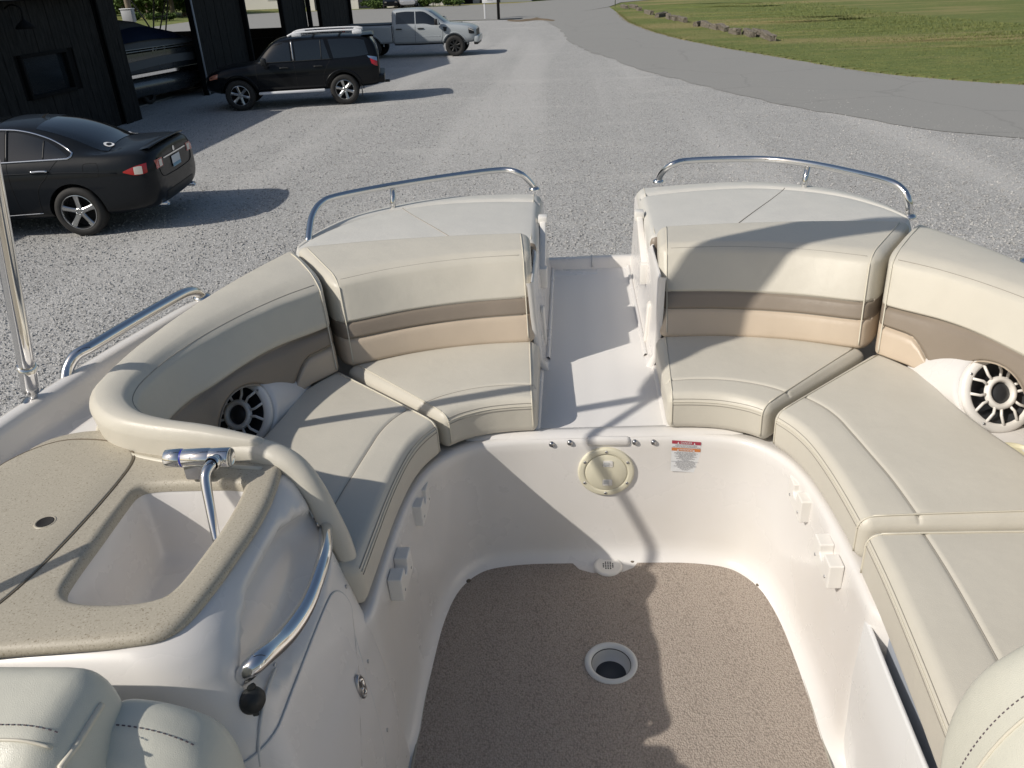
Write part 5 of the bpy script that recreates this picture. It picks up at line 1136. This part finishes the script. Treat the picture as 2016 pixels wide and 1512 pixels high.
    for f in lin(0, 1, 8): rows.append([rear(bv, y, 1.22 + .42 * f, .008, 1) for y in lin(-.66 + .06 * f, .66 - .06 * f, 12)])
    lloft('windscreen', rows, 'car_glass', t)
    lloft('roof_spoiler', [[Vector((-.72 + dx, y, 1.755 - .05 * (y / .66) ** 2 + dz)) for dx, dz in ((.12, .01), (-.14, .02), (-.22, .0), (-.20, -.03), (0, -.05))] for y in lin(-.66, .66, 14)], 'paint_black', t)
    bp = boxmesh('rear_bumper', (-1.02, 0, .62), (.20, 1.72, .22), 'paint_black', None, .05); bp.parent = t
    for y in (-.3, .3):
        pass
    lloft('bumper_top', [[Vector((-1.10 + dx, y, .735 + dz)) for dx, dz in ((.1, .0), (-.02, .0), (-.03, -.02))] for y in lin(-.7, .7, 6)], 'trim_black', t)
    hk = boxmesh('tow_hitch', (-1.17, 0, .46), (.14, .07, .07), 'trim_black', None, .01); hk.parent = t
    for x in (.0, .7): 
        cb = boxmesh('cross_bar', (x, 0, 1.845), (.06, 1.28, .03), 'trim_black', None, .01); cb.parent = t
    return t
su = suv()
gA, gB = G(683, 206), G(472, 219); sa = math.atan2((gB - gA).y, (gB - gA).x)
place(su, 683, 206, 0, .93, sa)

# ---- grey crew cab pickup facing right
def pickup():
    t = thing('pickup_truck', 'pale grey crew cab pickup truck behind the black sport utility', 'truck')
    W = 1.0
    def sec(zb, zs, zbelt, wb, zt=None, wr=None, wm=1.0):
        pr = [(0, zb), (.55, zb), (W * .95 * wm, zs), (W * 1.0 * wm, zs + .10), (W * 1.0 * wm, zs + .40), (W * .985 * wm, zbelt - .08), (wb, zbelt)]
        if zt is None: pr += [(wb * .94, zbelt + .03), (wb * .62, zbelt + .05), (wb * .3, zbelt + .055), (0, zbelt + .06)]
        else: pr += [(wb * .985, zbelt + .05), (wr + .06, zt - .11), (wr - .02, zt - .03), (0, zt)]
        return pr
    cab = [(1.00, sec(.55, .60, 1.30, .93, 1.86, .72, .98)), (1.04, sec(.50, .56, 1.31, .945, 1.92, .74)), (1.2, sec(.50, .56, 1.31, .95, 1.95, .75)), (2.0, sec(.50, .56, 1.30, .95, 1.97, .76)), (2.45, sec(.50, .56, 1.29, .95, 1.94, .75)), (2.75, sec(.50, .56, 1.29, .945, 1.78, .74)), (3.05, sec(.50, .56, 1.28, .94, 1.55, .73)), (3.30, sec(.50, .56, 1.27, .93, 1.36, .74)), (3.42, sec(.50, .57, 1.26, .93)), (3.9, sec(.50, .58, 1.23, .92)), (4.35, sec(.50, .60, 1.17, .90, None, None, .98)), (4.55, sec(.54, .64, 1.06, .84, None, None, .92)), (4.62, [(0, .58), (.5, .58), (.70, .60), (.78, .68), (.80, .8), (.80, .92), (.78, 1.0), (.74, 1.04), (.5, 1.08), (.25, 1.09), (0, 1.09)])]
    body, bv = loft_body('cab', cab, 'paint_grey', t, 2, ((3.69, .42),), .50, W, crease=(6,))
    def bx(y0, z0, z1, w): return [(0, z0), (.4, z0), (w * .95, z0 + .03), (w, z0 + .12), (w, (z0 + z1) / 2), (w * .99, z1 - .06), (w * .97, z1), (w * .9, z1 + .005), (w * .6, z1), (w * .3, z1), (0, z1)]
    bed, bv2 = loft_body('bed', [(-1.25, bx(0, .60, 1.30, .93)), (-1.2, bx(0, .56, 1.32, .97)), (-.5, bx(0, .56, 1.32, .985)), (.4, bx(0, .56, 1.32, .985)), (.93, bx(0, .56, 1.32, .985)), (.97, bx(0, .58, 1.31, .975))], 'paint_grey', t, 2, ((0, .42),), .50, W)
    tc = boxmesh('bed_cover', (-.12, 0, 1.345), (2.10, 1.75, .035), 'trim_black', None, .012); tc.parent = t
    for s in (1, -1):
        for x in (0, 3.69): wheel(t, x, s * (W - .12), .42, .28, .25, 8, s, True)
        flank('window', [(1.18, 1.36), (1.7, 1.36), (2.0, 1.35)], [(1.20, 1.80), (1.6, 1.83), (2.0, 1.82)], bv, s, 'car_glass', t)
        flank('window', [(2.05, 1.35), (2.45, 1.34), (2.75, 1.28), (3.10, 1.28)], [(2.05, 1.82), (2.4, 1.80), (2.72, 1.62), (3.10, 1.34)], bv, s, 'car_glass', t)
        for q in ([(1.06, 1.3), (1.06, .9), (1.06, .58)], [(2.02, 1.3), (2.0, .9), (1.98, .62)], [(3.18, 1.24), (3.20, .9), (3.12, .62)]): fline('door_seam', q, bv, s, 'well_black', t, .006, 0)
        fline('body_crease', [(1.1, .84), (2, .84), (3.1, .83)], bv, s, 'paint_grey', t, .014, -.004)
        for hx in (1.30, 2.25): fline('door_handle', [(hx - .13, 1.16), (hx + .13, 1.16)], bv, s, 'trim_black', t, .026, .02, 8)
        fline('rocker', [(1.05, .56), (2, .54), (3.15, .56)], bv, s, 'trim_black', t, .05, -.02)
        arch = [(.54 * math.cos(a), .42 + .54 * math.sin(a)) for a in lin(.1, 3.04, 14)]
        fline('arch_flare', [(3.69 + a, b) for a, b in arch], bv, s, 'paint_grey', t, .032, -.01, 30); fline('arch_flare', [(a, b) for a, b in arch], bv2, s, 'paint_grey', t, .032, -.01, 30)
        m = boxmesh('mirror', (2.98, s * (W + .16), 1.40), (.16, .24, .24), 'trim_black', None, .04); m.parent = t
        m2 = boxmesh('mirror_cap', (3.05, s * (W + .16), 1.40), (.08, .22, .22), 'paint_grey', None, .03); m2.parent = t
        flank('head_lamp', [(4.33, .90), (4.45, .88), (4.56, .88)], [(4.30, 1.12), (4.42, 1.08), (4.54, 1.02)], bv, s, 'trim_black', t, .012, 6, 4)
        flank('lamp_strip', [(4.33, 1.06), (4.42, 1.03), (4.54, .97)], [(4.31, 1.10), (4.42, 1.06), (4.54, 1.0)], bv, s, 'lamp_clear', t, .018, 6, 3)
        flank('fender_vent', [(3.24, 1.02), (3.36, 1.02)], [(3.22, 1.20), (3.40, 1.18)], bv, s, 'trim_black', t, .008, 4, 4)
        flank('tail_lamp', [(-1.2, .95), (-1.08, .95)], [(-1.2, 1.28), (-1.06, 1.28)], bv2, s, 'lamp_red', t, .008, 4, 4)
    lloft('windscreen', [[rear(bv, y, 1.38 + .44 * f, .008, 1) for y in lin(-.70 + .03 * f, .70 - .03 * f, 12)] for f in lin(0, 1, 8)], 'car_glass', t)
    gr = lloft('grille', [[rear(bv, y, z, .02, 1) for y in lin(-.55, .55, 10)] for z in lin(.74, 1.02, 5)], 'trim_black', t)
    bp = boxmesh('front_bumper', (4.63, 0, .66), (.22, 1.80, .26), 'paint_grey', None, .06); bp.parent = t
    bq = boxmesh('bumper_lower', (4.60, 0, .50), (.18, 1.6, .12), 'trim_black', None, .03); bq.parent = t
    rb = boxmesh('rear_bumper', (-1.36, 0, .62), (.22, 1.85, .2), 'trim_black', None, .03); rb.parent = t
    hv = boxmesh('hood_vent', (3.75, .35, 1.285), (.35, .12, .02), 'trim_black', None, .006); hv.parent = t
    return t
pk = pickup()
pa = math.atan2((G(897, 111) - G(745, 116.5)).y, (G(897, 111) - G(745, 116.5)).x)
pk.scale = (.97, .97, .97); place(pk, 897, 111, 3.69 * .97, -.97, pa)

# ================================================================== DARK BARN WITH OPEN BAYS
FX = -11.45
barn = thing('barn', 'dark board-sided barn with open boat bays along the lot', 'building', (FX, 26, 0))
def bx(name, x0, x1, y0, y1, z0, z1, mat, parent, bev=0.0, label=None):
    return boxmesh(name, ((x0 + x1) / 2, (y0 + y1) / 2, (z0 + z1) / 2), (abs(x1 - x0), abs(y1 - y0), abs(z1 - z0)), mat, parent, bev)
def roof_h(y):
    pts = [(4, 3.0), (19.5, 3.05), (19.6, 3.1), (28.5, 5.8), (44.6, 3.5)]
    for a, b in zip(pts, pts[1:]):
        if y <= b[0]: return a[1] + (b[1] - a[1]) * (y - a[0]) / (b[0] - a[0])
    return pts[-1][1]
def boards(y0, y1, zb, zt, x, proud=0.0, skip=None):
    n = max(1, round((y1 - y0) / .31)); dy = (y1 - y0) / n
    for i in range(n):
        a, b = y0 + i * dy + .008, y0 + (i + 1) * dy - .008; j = random.uniform(-.006, .006)
        zt_ = zt if zt else roof_h((a + b) / 2) - .12
        segs = [(zb, zt_)]
        if skip and b > skip[0] and a < skip[1]: segs = [(zb, skip[2]), (skip[3], zt_)]
        for q0, q1 in segs: bx('board', x - .03 + j + proud, x + .012 + j + proud, a, b, q0, q1, 'dark_board', barn)
    bx('backing_wall', x - .16, x - .032, y0, y1, zb, (skip[2] if skip else (zt or roof_h(y0) - .12)), 'dark_trim', barn)
    if skip:
        bx('backing_wall', x - .16, x - .032, y0, skip[0], skip[2], zt or roof_h(y0) - .12, 'dark_trim', barn); bx('backing_wall', x - .16, x - .032, skip[1], y1, skip[2], zt or roof_h(y0) - .12, 'dark_trim', barn); bx('backing_wall', x - .16, x - .032, skip[0], skip[1], skip[3], zt or roof_h(y0) - .12, 'dark_trim', barn)
WN = (16.62, 18.32, 1.04, 1.92)
boards(6.0, 19.85, 0, None, FX - .05, 0, WN)
boards(19.9, 20.68, 0, 3.1, FX, .08)
bx('pier_return', FX - .9, FX + .05, 20.60, 20.69, 0, 3.1, 'dark_trim', barn)
boards(25.2, 26.5, 0, 3.0, FX); boards(26.55, 29.35, 0, 3.0, FX - .12)
boards(33.4, 35.0, 0, 3.0, FX); boards(35.05, 36.9, 0, 3.0, FX - .15); boards(38.6, 40.6, 0, 3.0, FX); boards(40.65, 44.0, 0, 3.0, FX - .1)
for y in (25.15, 29.4, 33.35, 36.95, 38.55, 44.05): bx('corner_post', FX - .12, FX + .05, y - .07, y + .07, 0, 3.0, 'dark_trim', barn, .006)
tr = tube('downspout', [Vector((FX + .06, 25.12, 0.02)), Vector((FX + .06, 25.12, 3.0))], .03, 'sign_grey', barn, 8)
# gable wall above the bays and the roof
gy = lin(19.6, 44.4, 40)
for a, b in zip(gy, gy[1:]): bx('gable_board', FX - .05, FX + .02 + random.uniform(-.004, .004), a + .01, b - .01, 3.0, roof_h((a + b) / 2) - .1, 'dark_board', barn)
def slab(name, ya, yb):
    za, zb = roof_h(ya + 1e-4), roof_h(yb - 1e-4); X0, X1 = -26.0, FX + .30
    return MO(name, [(X0, ya, za - .10), (X1, ya, za - .10), (X1, yb, zb - .10), (X0, yb, zb - .10), (X0, ya, za), (X1, ya, za), (X1, yb, zb), (X0, yb, zb)], [(0, 3, 2, 1), (4, 5, 6, 7), (0, 1, 5, 4), (1, 2, 6, 5), (2, 3, 7, 6), (3, 0, 4, 7)], 'roof_shingle', barn, False)
slab('roof', 4.0, 19.5); slab('roof', 19.62, 28.49); slab('roof', 28.51, 44.6)
# window in the closed part
wy0, wy1, wz0, wz1 = WN
win = bx('window', FX - .13, FX - .11, wy0 + .06, wy1 - .06, wz0 + .06, wz1 - .06, 'window_far', barn)
for a in ((wy0, wy1, wz0, wz0 + .07), (wy0, wy1, wz1 - .07, wz1), (wy0, wy0 + .07, wz0 + .072, wz1 - .072), (wy1 - .07, wy1, wz0 + .072, wz1 - .072)): bx('window_frame', FX - .11, FX + .01, a[0], a[1], a[2], a[3], 'dark_trim', win, .006)
# barn light over it
lt2 = lathe('wall_lamp', [(.02, .22), (.03, .16), (.06, .14), (.16, .06), (.19, .0), (.18, -.005), (.05, .10)], Vector((FX + .32, 16.62, 2.42)), Vector((0, 0, 1)), 'dark_trim', barn, 24)
tube('lamp_arm', cat([Vector((FX, 16.62, 2.8)), Vector((FX + .15, 16.62, 2.86)), Vector((FX + .32, 16.62, 2.80)), Vector((FX + .32, 16.62, 2.62))], 16), .016, 'dark_trim', lt2, 8)
# bay floor, partition walls and the low rear wall
sl = bx('bay_floor', -26, FX - 1.1, 20.7, 44, -.05, .03, 'concrete', barn)
for y in (20.3, 27.3, 36.0, 44.0): bx('partition', -25.5, FX - .2, y - .06, y + .06, .03, 3.0 if y == 20.3 else .95, 'dark_trim', barn)
for i in range(40):
    y = 20.7 + i * .6; bx('rear_board', -25.6, -25.56, y, y + .58, 0.03, 1.12 + random.uniform(-.01, .01), 'dark_board', barn)
for y in (20.4, 27.3, 32, 36, 40, 44): bx('rear_post', -25.75, -25.6, y - .09, y + .09, 0, roof_h(y) - .1, 'dark_trim', barn)
bx('side_wall', -26, FX, 3.9, 4.0, 0, 3.0, 'dark_board', barn)

# ---- covered pontoon boat in the first bay
pb_ = thing('pontoon_boat', 'covered grey pontoon boat in the first barn bay', 'boat', (-13.6, 23.5, 0))
Rz = Matrix.Rotation(R_(-12), 3, 'Z'); PC = Vector((-13.55, 23.2, 0))
def PW(x, y, z): return PC + Rz @ Vector((x, y, z))
for x in (-.85, .85):
    lg = lin(-3.2, 3.4, 16); tube('pontoon_tube', [PW(x, q, .50) for q in lg], [.30 * min(1, (3.5 - q) / .8) if q > 2.7 else .30 for q in lg], 'paint_boat', pb_, 20)
bxr = boxmesh('deck', PW(0, 0, .84), (2.4, 6.6, .08), 'galv', pb_, .01, Rz)
for s in (-1, 1):
    loft('side_panel', [[PW(s * (1.16 + .03 * math.sin((z - .9) * 4)), y, z) for y in lin(-3.1, 3.1, 12)] for z in (.90, .95, 1.05, 1.2, 1.35, 1.42)], 'paint_boat', pb_)
    loft('lower_trim', [[PW(s * 1.21, y, z) for y in lin(-3.3, 3.3, 4)] for z in (.80, .88)], 'chrome', pb_)
    for z in (1.47, 1.53): tube('side_rail', [PW(s * 1.17, y, z) for y in lin(-3.1, 3.1, 6)], .016, 'galv', pb_, 8)
    flk = [[PW(s * 1.205, y, 1.0 + .22 * k + .05 * math.sin(y)) for y in lin(-2.6, 2.6, 16)] for k in (0, .5, 1)]
    loft('stripe', flk, 'cover_grey', pb_)
cv = []
for y in lin(-3.0, 3.0, 20):
    hgt = .12 + .62 * math.exp(-((y - .8) / 1.7) ** 2); cv.append([PW(1.18 * x, y, 1.54 + hgt * (1 - abs(x) ** 2.2) + .01 * math.sin(y * 9 + x * 5)) for x in lin(-1, 1, 14)])
cov = loft('mooring_cover', cv, 'cover_grey', pb_)
loft('cover_window', [[PW(1.10 - .0 - .35 * k, y, 1.545 + .06 + (.10 + .62 * math.exp(-((y - .8) / 1.7) ** 2)) * (1 - (1.10 - .35 * k) ** 2.2 / 1.18 ** 2.2)) + Vector((.02, 0, .02)) for y in lin(-.6, 2.4, 14)] for k in lin(0, 1, 6)], 'cover_blue', cov)
tube('bow_rail', cat([PW(.6, -3.0, 1.55), PW(.5, -3.1, 1.85), PW(0, -3.15, 1.95), PW(-.5, -3.1, 1.85), PW(-.6, -3.0, 1.55)], 24), .018, 'galv', pb_, 8)
for y in (-.5, .5):
    for x in (-.9, .9): 
        wv = wheel(pb_, 0, 0, .27, .18, .15, 5, 1 if x > 0 else -1); wv.location = PW(x, y, .27) - PC - (Vector((-13.6, 23.5, 0)) - PC); wv.rotation_euler = (0, 0, R_(78))
for x in (-.35, .35): tube('trailer_beam', [PW(x, -3.2, .30), PW(x, 3.0, .30)], .05, 'galv', pb_, 8)
# ---- tall steel rack frame behind it
rk = thing('steel_rack', 'thin galvanised pole frame behind the covered pontoon boat', 'rack', (-17, 29, 0.03))
for i, (a, b) in enumerate((((303, -8), (302, 82)), ((253, -8), (314, 82)), ((327, -8), (311, 80)), ((331, -8), (325, 80)))):
    def on(px, py, X=-16.5):
        d = ray(px, py); return CAM + d * ((X - CAM.x) / d.x)
    p, q = on(*a), on(*b); dd = (q - p); p = p - dd * .3; e = p + dd * ((.03 - p.z) / dd.z); tube('pole', [p, q, e], .03, 'galv', rk, 8)
boxmesh('foot_plate', (-16.5, 32.6, .05), (.9, 3.2, .04), 'galv', rk, .01)
tube('cross_bar', [on(303, 35), on(330, 30)], .025, 'galv', rk, 8)
# ---- service box on a wooden post beyond the rear wall
g = G(252, 60); k_ = 46 / g.y; up_ = Vector((g.x * k_, 46, 0))
def onY(px, py, Y): d = ray(px, py); return CAM + d * ((Y - CAM.y) / d.y)
ub = onY(253, 31, 46); sbx = thing('service_box', 'grey utility box on a weathered post behind the barn', 'utility box', (ub.x, 46, 0))
boxmesh('box', ub, (.60, .40, .66), 'sign_grey', sbx, .02); tube('post', [Vector((ub.x - .1, 46.4, -.03)), Vector((ub.x - .1, 46.4, 6.5))], .16, 'pole_wood', sbx, 12)
boxmesh('box_lid', ub + Vector((0, -.01, .345)), (.66, .46, .04), 'sign_white', sbx, .01)

# ================================================================== PLANTS
def leafcloud(name, c, rad, n, size, mat, parent, lobes=9):
    vs, fs = [], []; L = []
    for i in range(lobes):
        v = Vector((random.gauss(0, 1), random.gauss(0, 1), random.gauss(0, .8))); v.normalize(); v *= random.uniform(.35, .75); L.append((Vector((v.x * rad[0], v.y * rad[1], v.z * rad[2])), random.uniform(.3, .55)))
    for i in range(n):
        q, rr = random.choice(L); v = Vector((random.gauss(0, 1), random.gauss(0, 1), random.gauss(0, 1))); v.normalize(); v *= random.random() ** .4 * rr
        p = Vector(c) + q + Vector((v.x * rad[0], v.y * rad[1], v.z * rad[2]))
        if p.z < c[2] - rad[2] * .98: continue
        a = Vector((random.gauss(0, 1), random.gauss(0, 1), random.gauss(0, 1))); a.normalize(); b = a.orthogonal().normalized(); s = size * random.uniform(.6, 1.4); k = len(vs)
        vs += [p - a * s, p + b * s * .55, p + a * s, p - b * s * .55]; fs.append((k, k + 1, k + 2, k + 3))
    return MO(name, vs, fs, mat, parent, False)
def tree(label, x, y, h, r, group='trees behind the barn'):
    t = thing('tree', label, 'tree', (x, y, 0), group)
    tk = [Vector((x, y, -.05)), Vector((x + .1, y, h * .25)), Vector((x - .1, y + .1, h * .55)), Vector((x, y, h * .8))]
    tube('trunk', cat(tk, 10), [.28 - .022 * i for i in range(10)], 'bark', t, 8)
    for i in range(5):
        a = random.uniform(0, 6.28); z = h * random.uniform(.3, .55); tube('limb', [Vector((x, y, z)), Vector((x + math.cos(a) * r * .35, y + math.sin(a) * r * .35, z + h * .12)), Vector((x + math.cos(a) * r * .7, y + math.sin(a) * r * .7, z + h * .2))], [.10, .07, .03], 'bark', t, 6)
    leafcloud('crown', (x, y, h * .52), (r, r, h * .50), 3000, .28, 'leaf', t, 16); return t
OR = ['first', 'second', 'third', 'fourth', 'fifth', 'sixth', 'seventh']
for i, px in enumerate((222, 246, 270, 294, 318, 342, 364)):
    g = G(px, 31 + 4 * (i % 2)); tree('leafy tree through the first barn bay, %s from the left' % OR[i], g.x, g.y, 6.5 + i % 3, 4.6)
def bush(label, px, py, r, h):
    g = G(px, py); t = thing('bush', label, 'bush', (g.x, g.y, 0), 'clipped bushes by the street'); leafcloud('foliage', (g.x, g.y, h * .5), (r, r * .8, h * .5), 900, .13, 'leaf', t, 10)
    tube('stem', [Vector((g.x, g.y, -.02)), Vector((g.x, g.y, h * .5))], .05, 'bark', t, 6)
for i_, (px_, py_) in enumerate(((262, 40), (310, 42), (334, 40))): bush(['yellow green shrub beside the utility box', 'shrub between the steel rack poles', 'shrub right of the steel rack poles'][i_], px_, py_, 1.0, .9)
bush('low hedge left of the black car across the street', 738, 17, 1.6, 1.0); bush('hedge touching the black car across the street', 752, 17, 1.4, 1.0)
bush('brownish bush right of the silver car across the street', 838, 13.5, 1.0, 1.0); bush('round bush against the white garage', 853, 13, 1.2, 1.3); bush('dark bush beside the shaded grey house wall', 893, 12, 1.4, 1.0)

# ================================================================== HOUSES ACROSS THE STREET
def house(label, x0, x1, y, d, h, wall, rh, items):
    t = thing('house', label, 'house', ((x0 + x1) / 2, y, 0), 'houses across the street')
    bx('wall', x0, x1, y, y + d, -.05, h, wall, t)
    ov = .4; MO('roof', [(x0 - ov, y - ov, h), (x1 + ov, y - ov, h), (x1 + ov, y + d + ov, h), (x0 - ov, y + d + ov, h), (x0 - ov, y + d / 2, h + rh), (x1 + ov, y + d / 2, h + rh)], [(0, 1, 5, 4), (2, 3, 4, 5), (0, 4, 3), (1, 2, 5), (0, 3, 2, 1)], 'roof_shingle', t, False)
    for kind, a, b, z0, z1 in items:
        if kind == 'w':
            f = bx('window', a, b, y - .06, y + .02, z0, z1, 'sign_white', t); bx('pane', a + .08, b - .08, y - .075, y - .058, z0 + .08, z1 - .08, 'window_far', f)
        elif kind == 'g':
            f = bx('garage_door', a, b, y - .05, y + .02, 0, z1, 'sign_white', t)
            for k in range(4): bx('panel', a + .08, b - .08, y - .075, y - .048, z1 * k / 4 + .05, z1 * (k + 1) / 4 - .05, 'white_wall', f)
        elif kind == 'd': f = bx('door', a, b, y - .05, y + .02, 0, z1, 'dark_trim', t); bx('handle', b - .15, b - .08, y - .10, y - .05, 1.0, 1.06, 'chrome', f)
        elif kind == 'c': bx('column', a, b, y - .9, y - .6, 0, z1, 'white_wall', t, .02)
        elif kind == 's': bx('dark_panel', a, b, y - .03, y + .02, 0, z1, 'window_far', t)  # flat dark panel set on the wall face
house('white house with garage and columns across the street', -30.5, -14.2, 99.0, 8, 3.0, 'white_wall', 2.4, [('s', -29.8, -28.3, 0, 2.2), ('w', -26.5, -25.0, 1.0, 2.2), ('s', -24.6, -21.3, 0, 2.4), ('w', -20.6, -19.4, 1.0, 2.2), ('g', -18.2, -15.6, 0, 2.2), ('c', -15.3, -14.9, 0, 3.0), ('c', -27.8, -27.4, 0, 3.0)])
house('shaded grey house right of the white garage', -13.2, -4.5, 101.0, 8, 3.0, 'shaded_grey_wall', 2.2, [('d', -12.5, -11.4, 0, 2.1), ('s', -10.6, -8.2, 0, 2.2), ('w', -7.6, -6.2, 1.0, 2.2)])  # the building's shade is put into the dark grey wall colour
house('long white building seen through the second barn bay', -43.5, -33, 112, 10, 4, 'white_wall', 2.5, [('w', -40, -38, 1.0, 2.4), ('d', -36, -35, 0, 2.2)])
def farcar(label, mat, px, py, ang):
    t = thing('parked_car', label, 'car', (0, 0, 0), 'cars parked across the street'); W = .9
    def sec(zb, zbelt, zt=None, wr=.58): 
        pr = [(0, zb), (.6, zb), (W * .95, zb + .06), (W, zb + .3), (W * .97, zbelt - .06), (W * .92, zbelt)]
        return pr + ([(W * .88, zbelt + .04), (wr + .05, zt - .1), (wr - .05, zt - .02), (0, zt)] if zt else [(W * .8, zbelt + .03), (W * .5, zbelt + .05), (W * .25, zbelt + .06), (0, zbelt + .06)])
    body, bv = loft_body('body', [(-1.0, sec(.4, .85)), (-.9, sec(.25, .98, 1.2)), (-.4, sec(.22, .98, 1.5)), (.6, sec(.22, .96, 1.62)), (1.4, sec(.22, .95, 1.55)), (2.0, sec(.22, .94, 1.2)), (2.4, sec(.22, .92)), (3.2, sec(.25, .8)), (3.5, sec(.35, .65))], mat, t, 2, ((0, .33), (2.6, .33)), .38, W)
    for s in (1, -1):
        for x in (0, 2.6): wheel(t, x, s * (W - .1), .33, .22, .2, 5, s)
        flank('window', [(-.5, 1.02), (.6, 1.0), (1.8, .98)], [(-.3, 1.38), (.6, 1.48), (1.5, 1.36)], bv, s, 'car_glass', t, .008)
    lloft('windscreen', [[rear(bv, y, 1.0 + .4 * f, .01, 1) for y in lin(-.6, .6, 8)] for f in lin(0, 1, 5)], 'car_glass', t)
    for s in (1, -1): lloft('head_lamp', [[rear(bv, s * y, z, .012, 1) for y in lin(.45, .72, 4)] for z in (.62, .72)], 'lamp_clear', t)
    g = G(px, py); t.location = g; t.rotation_euler = (0, 0, ang)
farcar('black car parked across the street left of the silver one', 'paint_black', 772, 15, R_(-80)); farcar('silver car parked in front of the white house', 'paint_silver', 808, 13.5, R_(-84))

# ================================================================== STREET SIGN, POSTS, TIMBERS
p1, p2 = G(955, 37), G(979, 38)
sg = thing('lot_sign', 'white panel sign on a white post at the lot entrance', 'sign', (p1.x, p1.y, 0))
boxmesh('post', (p1.x, p1.y, 1.2), (.11, .11, 2.4), 'sign_white', sg, .01); boxmesh('panel', ((p1.x + p2.x) / 2 - .1, p1.y - .08, 1.75), (abs(p2.x - p1.x) + .1, .05, 1.35), 'sign_white', sg, .01)
for z, w_ in ((1.36, .55), (1.24, .42)): boxmesh('lettering_bar', ((p1.x + p2.x) / 2 - .1, p1.y - .112, z), (w_, .01, .05), 'sign_grey', sg, 0)
bp_ = thing('bollard_post', 'dark square post right of the white panel sign', 'post', (p2.x, p2.y, 0)); boxmesh('shaft', (p2.x + .12, p2.y - .1, 1.3), (.2, .2, 2.6), 'dark_trim', bp_, .015); boxmesh('cap', (p2.x + .12, p2.y - .1, 2.62), (.26, .26, .05), 'dark_trim', bp_, .01)
g = G(1211, 13); rp_ = thing('marker_pole', 'thin grey pole at the corner of the field', 'pole', (g.x, g.y, 0)); tube('shaft', [Vector((g.x, g.y, -.02)), Vector((g.x, g.y, 2.6))], .04, 'galv', rp_, 8); lathe('cap', [(.05, 0), (.05, .03), (.0001, .05)], Vector((g.x, g.y, 2.6)), Vector((0, 0, 1)), 'galv', rp_, 10)
md = []
for k in range(14):
    f = k / 13; q = G(1000 + 92 * f, 40 + 1.5 * math.sin(f * 7)); hh_ = .16 * math.sin(math.pi * f) * random.uniform(.5, 1.1)
    md.append([q + Vector((0, -.9, .01)), q + Vector((random.uniform(-.2, .2), -.4, .01 + hh_ * .8)), q + Vector((0, 0, .01 + hh_)), q + Vector((0, .6, .01 + hh_ * .6)), q + Vector((0, 1.1, .005))])
o = loft('dirt_bank', md, 'dirt'); o['kind'] = 'structure'
sheet('drain_cover', [(G(1002, 38) + Vector(q)).xy[:] for q in ((-.8, -.4, 0), (.9, -.5, 0), (1.0, .8, 0), (-.7, .9, 0))], .03, 'trim_black')
TP = [(232, 84, 288, 97), (318, 82, 396, 98), (400, 112, 428, 120), (470, 140, 558, 165), (596, 190, 690, 172), (712, 190, 740, 212), (752, 200, 802, 225), (806, 215, 905, 245), (998, 285, 1072, 272), (1076, 280, 1160, 300), (1168, 305, 1242, 320), (1250, 312, 1330, 338), (1372, 355, 1452, 372), (1520, 362, 1602, 398), (1608, 352, 1700, 392), (1702, 395, 1812, 440)]
ordn = ['first', 'second', 'third', 'fourth', 'fifth', 'sixth', 'seventh', 'eighth', 'ninth', 'tenth', 'eleventh', 'twelfth', 'thirteenth', 'fourteenth', 'fifteenth', 'sixteenth']
for i, (a, b, c, d) in enumerate(reversed(TP)):
    A, B2 = G(1180 + a / 5.3, b / 5.3), G(1180 + c / 5.3, d / 5.3); v = B2 - A; L = max(.5, min(2.6, v.length)); m = (A + B2) / 2
    lab = 'weathered timber nearest the camera at the right end of the row' if i == 0 else 'weathered grey timber, %s from the near right end of the row' % ordn[i]
    bm = bmesh.new(); bmesh.ops.create_cube(bm, size=1); bmesh.ops.subdivide_edges(bm, edges=bm.edges, cuts=3, use_grid_fill=True)
    for vv in bm.verts: vv.co = Vector((vv.co.x * L, vv.co.y * .26, vv.co.z * .30)) + Vector((random.uniform(-1, 1), random.uniform(-1, 1), random.uniform(-1, 1))) * .022
    me = bpy.data.meshes.new('timber'); bm.to_mesh(me); bm.free(); me.materials.append(MATS['timber'])
    o = bpy.data.objects.new('timber', me); COL.objects.link(o); o.location = m + Vector((0, 0, .13)); o.rotation_euler = (random.uniform(-.15, .15), random.uniform(-.06, .06), math.atan2(v.y, v.x)); tag(o, lab, 'timber', 'timbers lined up along the field')

# ================================================================== TRAILER UNDER THE BOAT
tl = thing('boat_trailer', 'galvanised trailer carrying the white deck boat', 'trailer', (0, 1.2, 0))
for s in (-1, 1):
    tube('frame_beam', [Vector((s * .75, -3.2, .55)), Vector((s * .75, 3.2, .55))], .06, 'galv', tl, 8); boxmesh('bunk', (s * .55, .6, ZF - .52), (.14, 4.2, .08), 'pole_wood', tl, .01)
    for y in (.9, 1.75): wheel(tl, s * .98, y - 1.2 + 0, .34, .2, .2, 5, s).rotation_euler = (0, 0, R_(90) * 0 + R_(-90))
    for y in (-1.0, .6, 2.2): tube('bunk_post', [Vector((s * .55, y, .58)), Vector((s * .55, y, ZF - .55))], .03, 'galv', tl, 8)
for y in (-1.5, .5, 2.5): tube('cross_member', [Vector((-.75, y, .55)), Vector((.75, y, .55))], .05, 'galv', tl, 8)
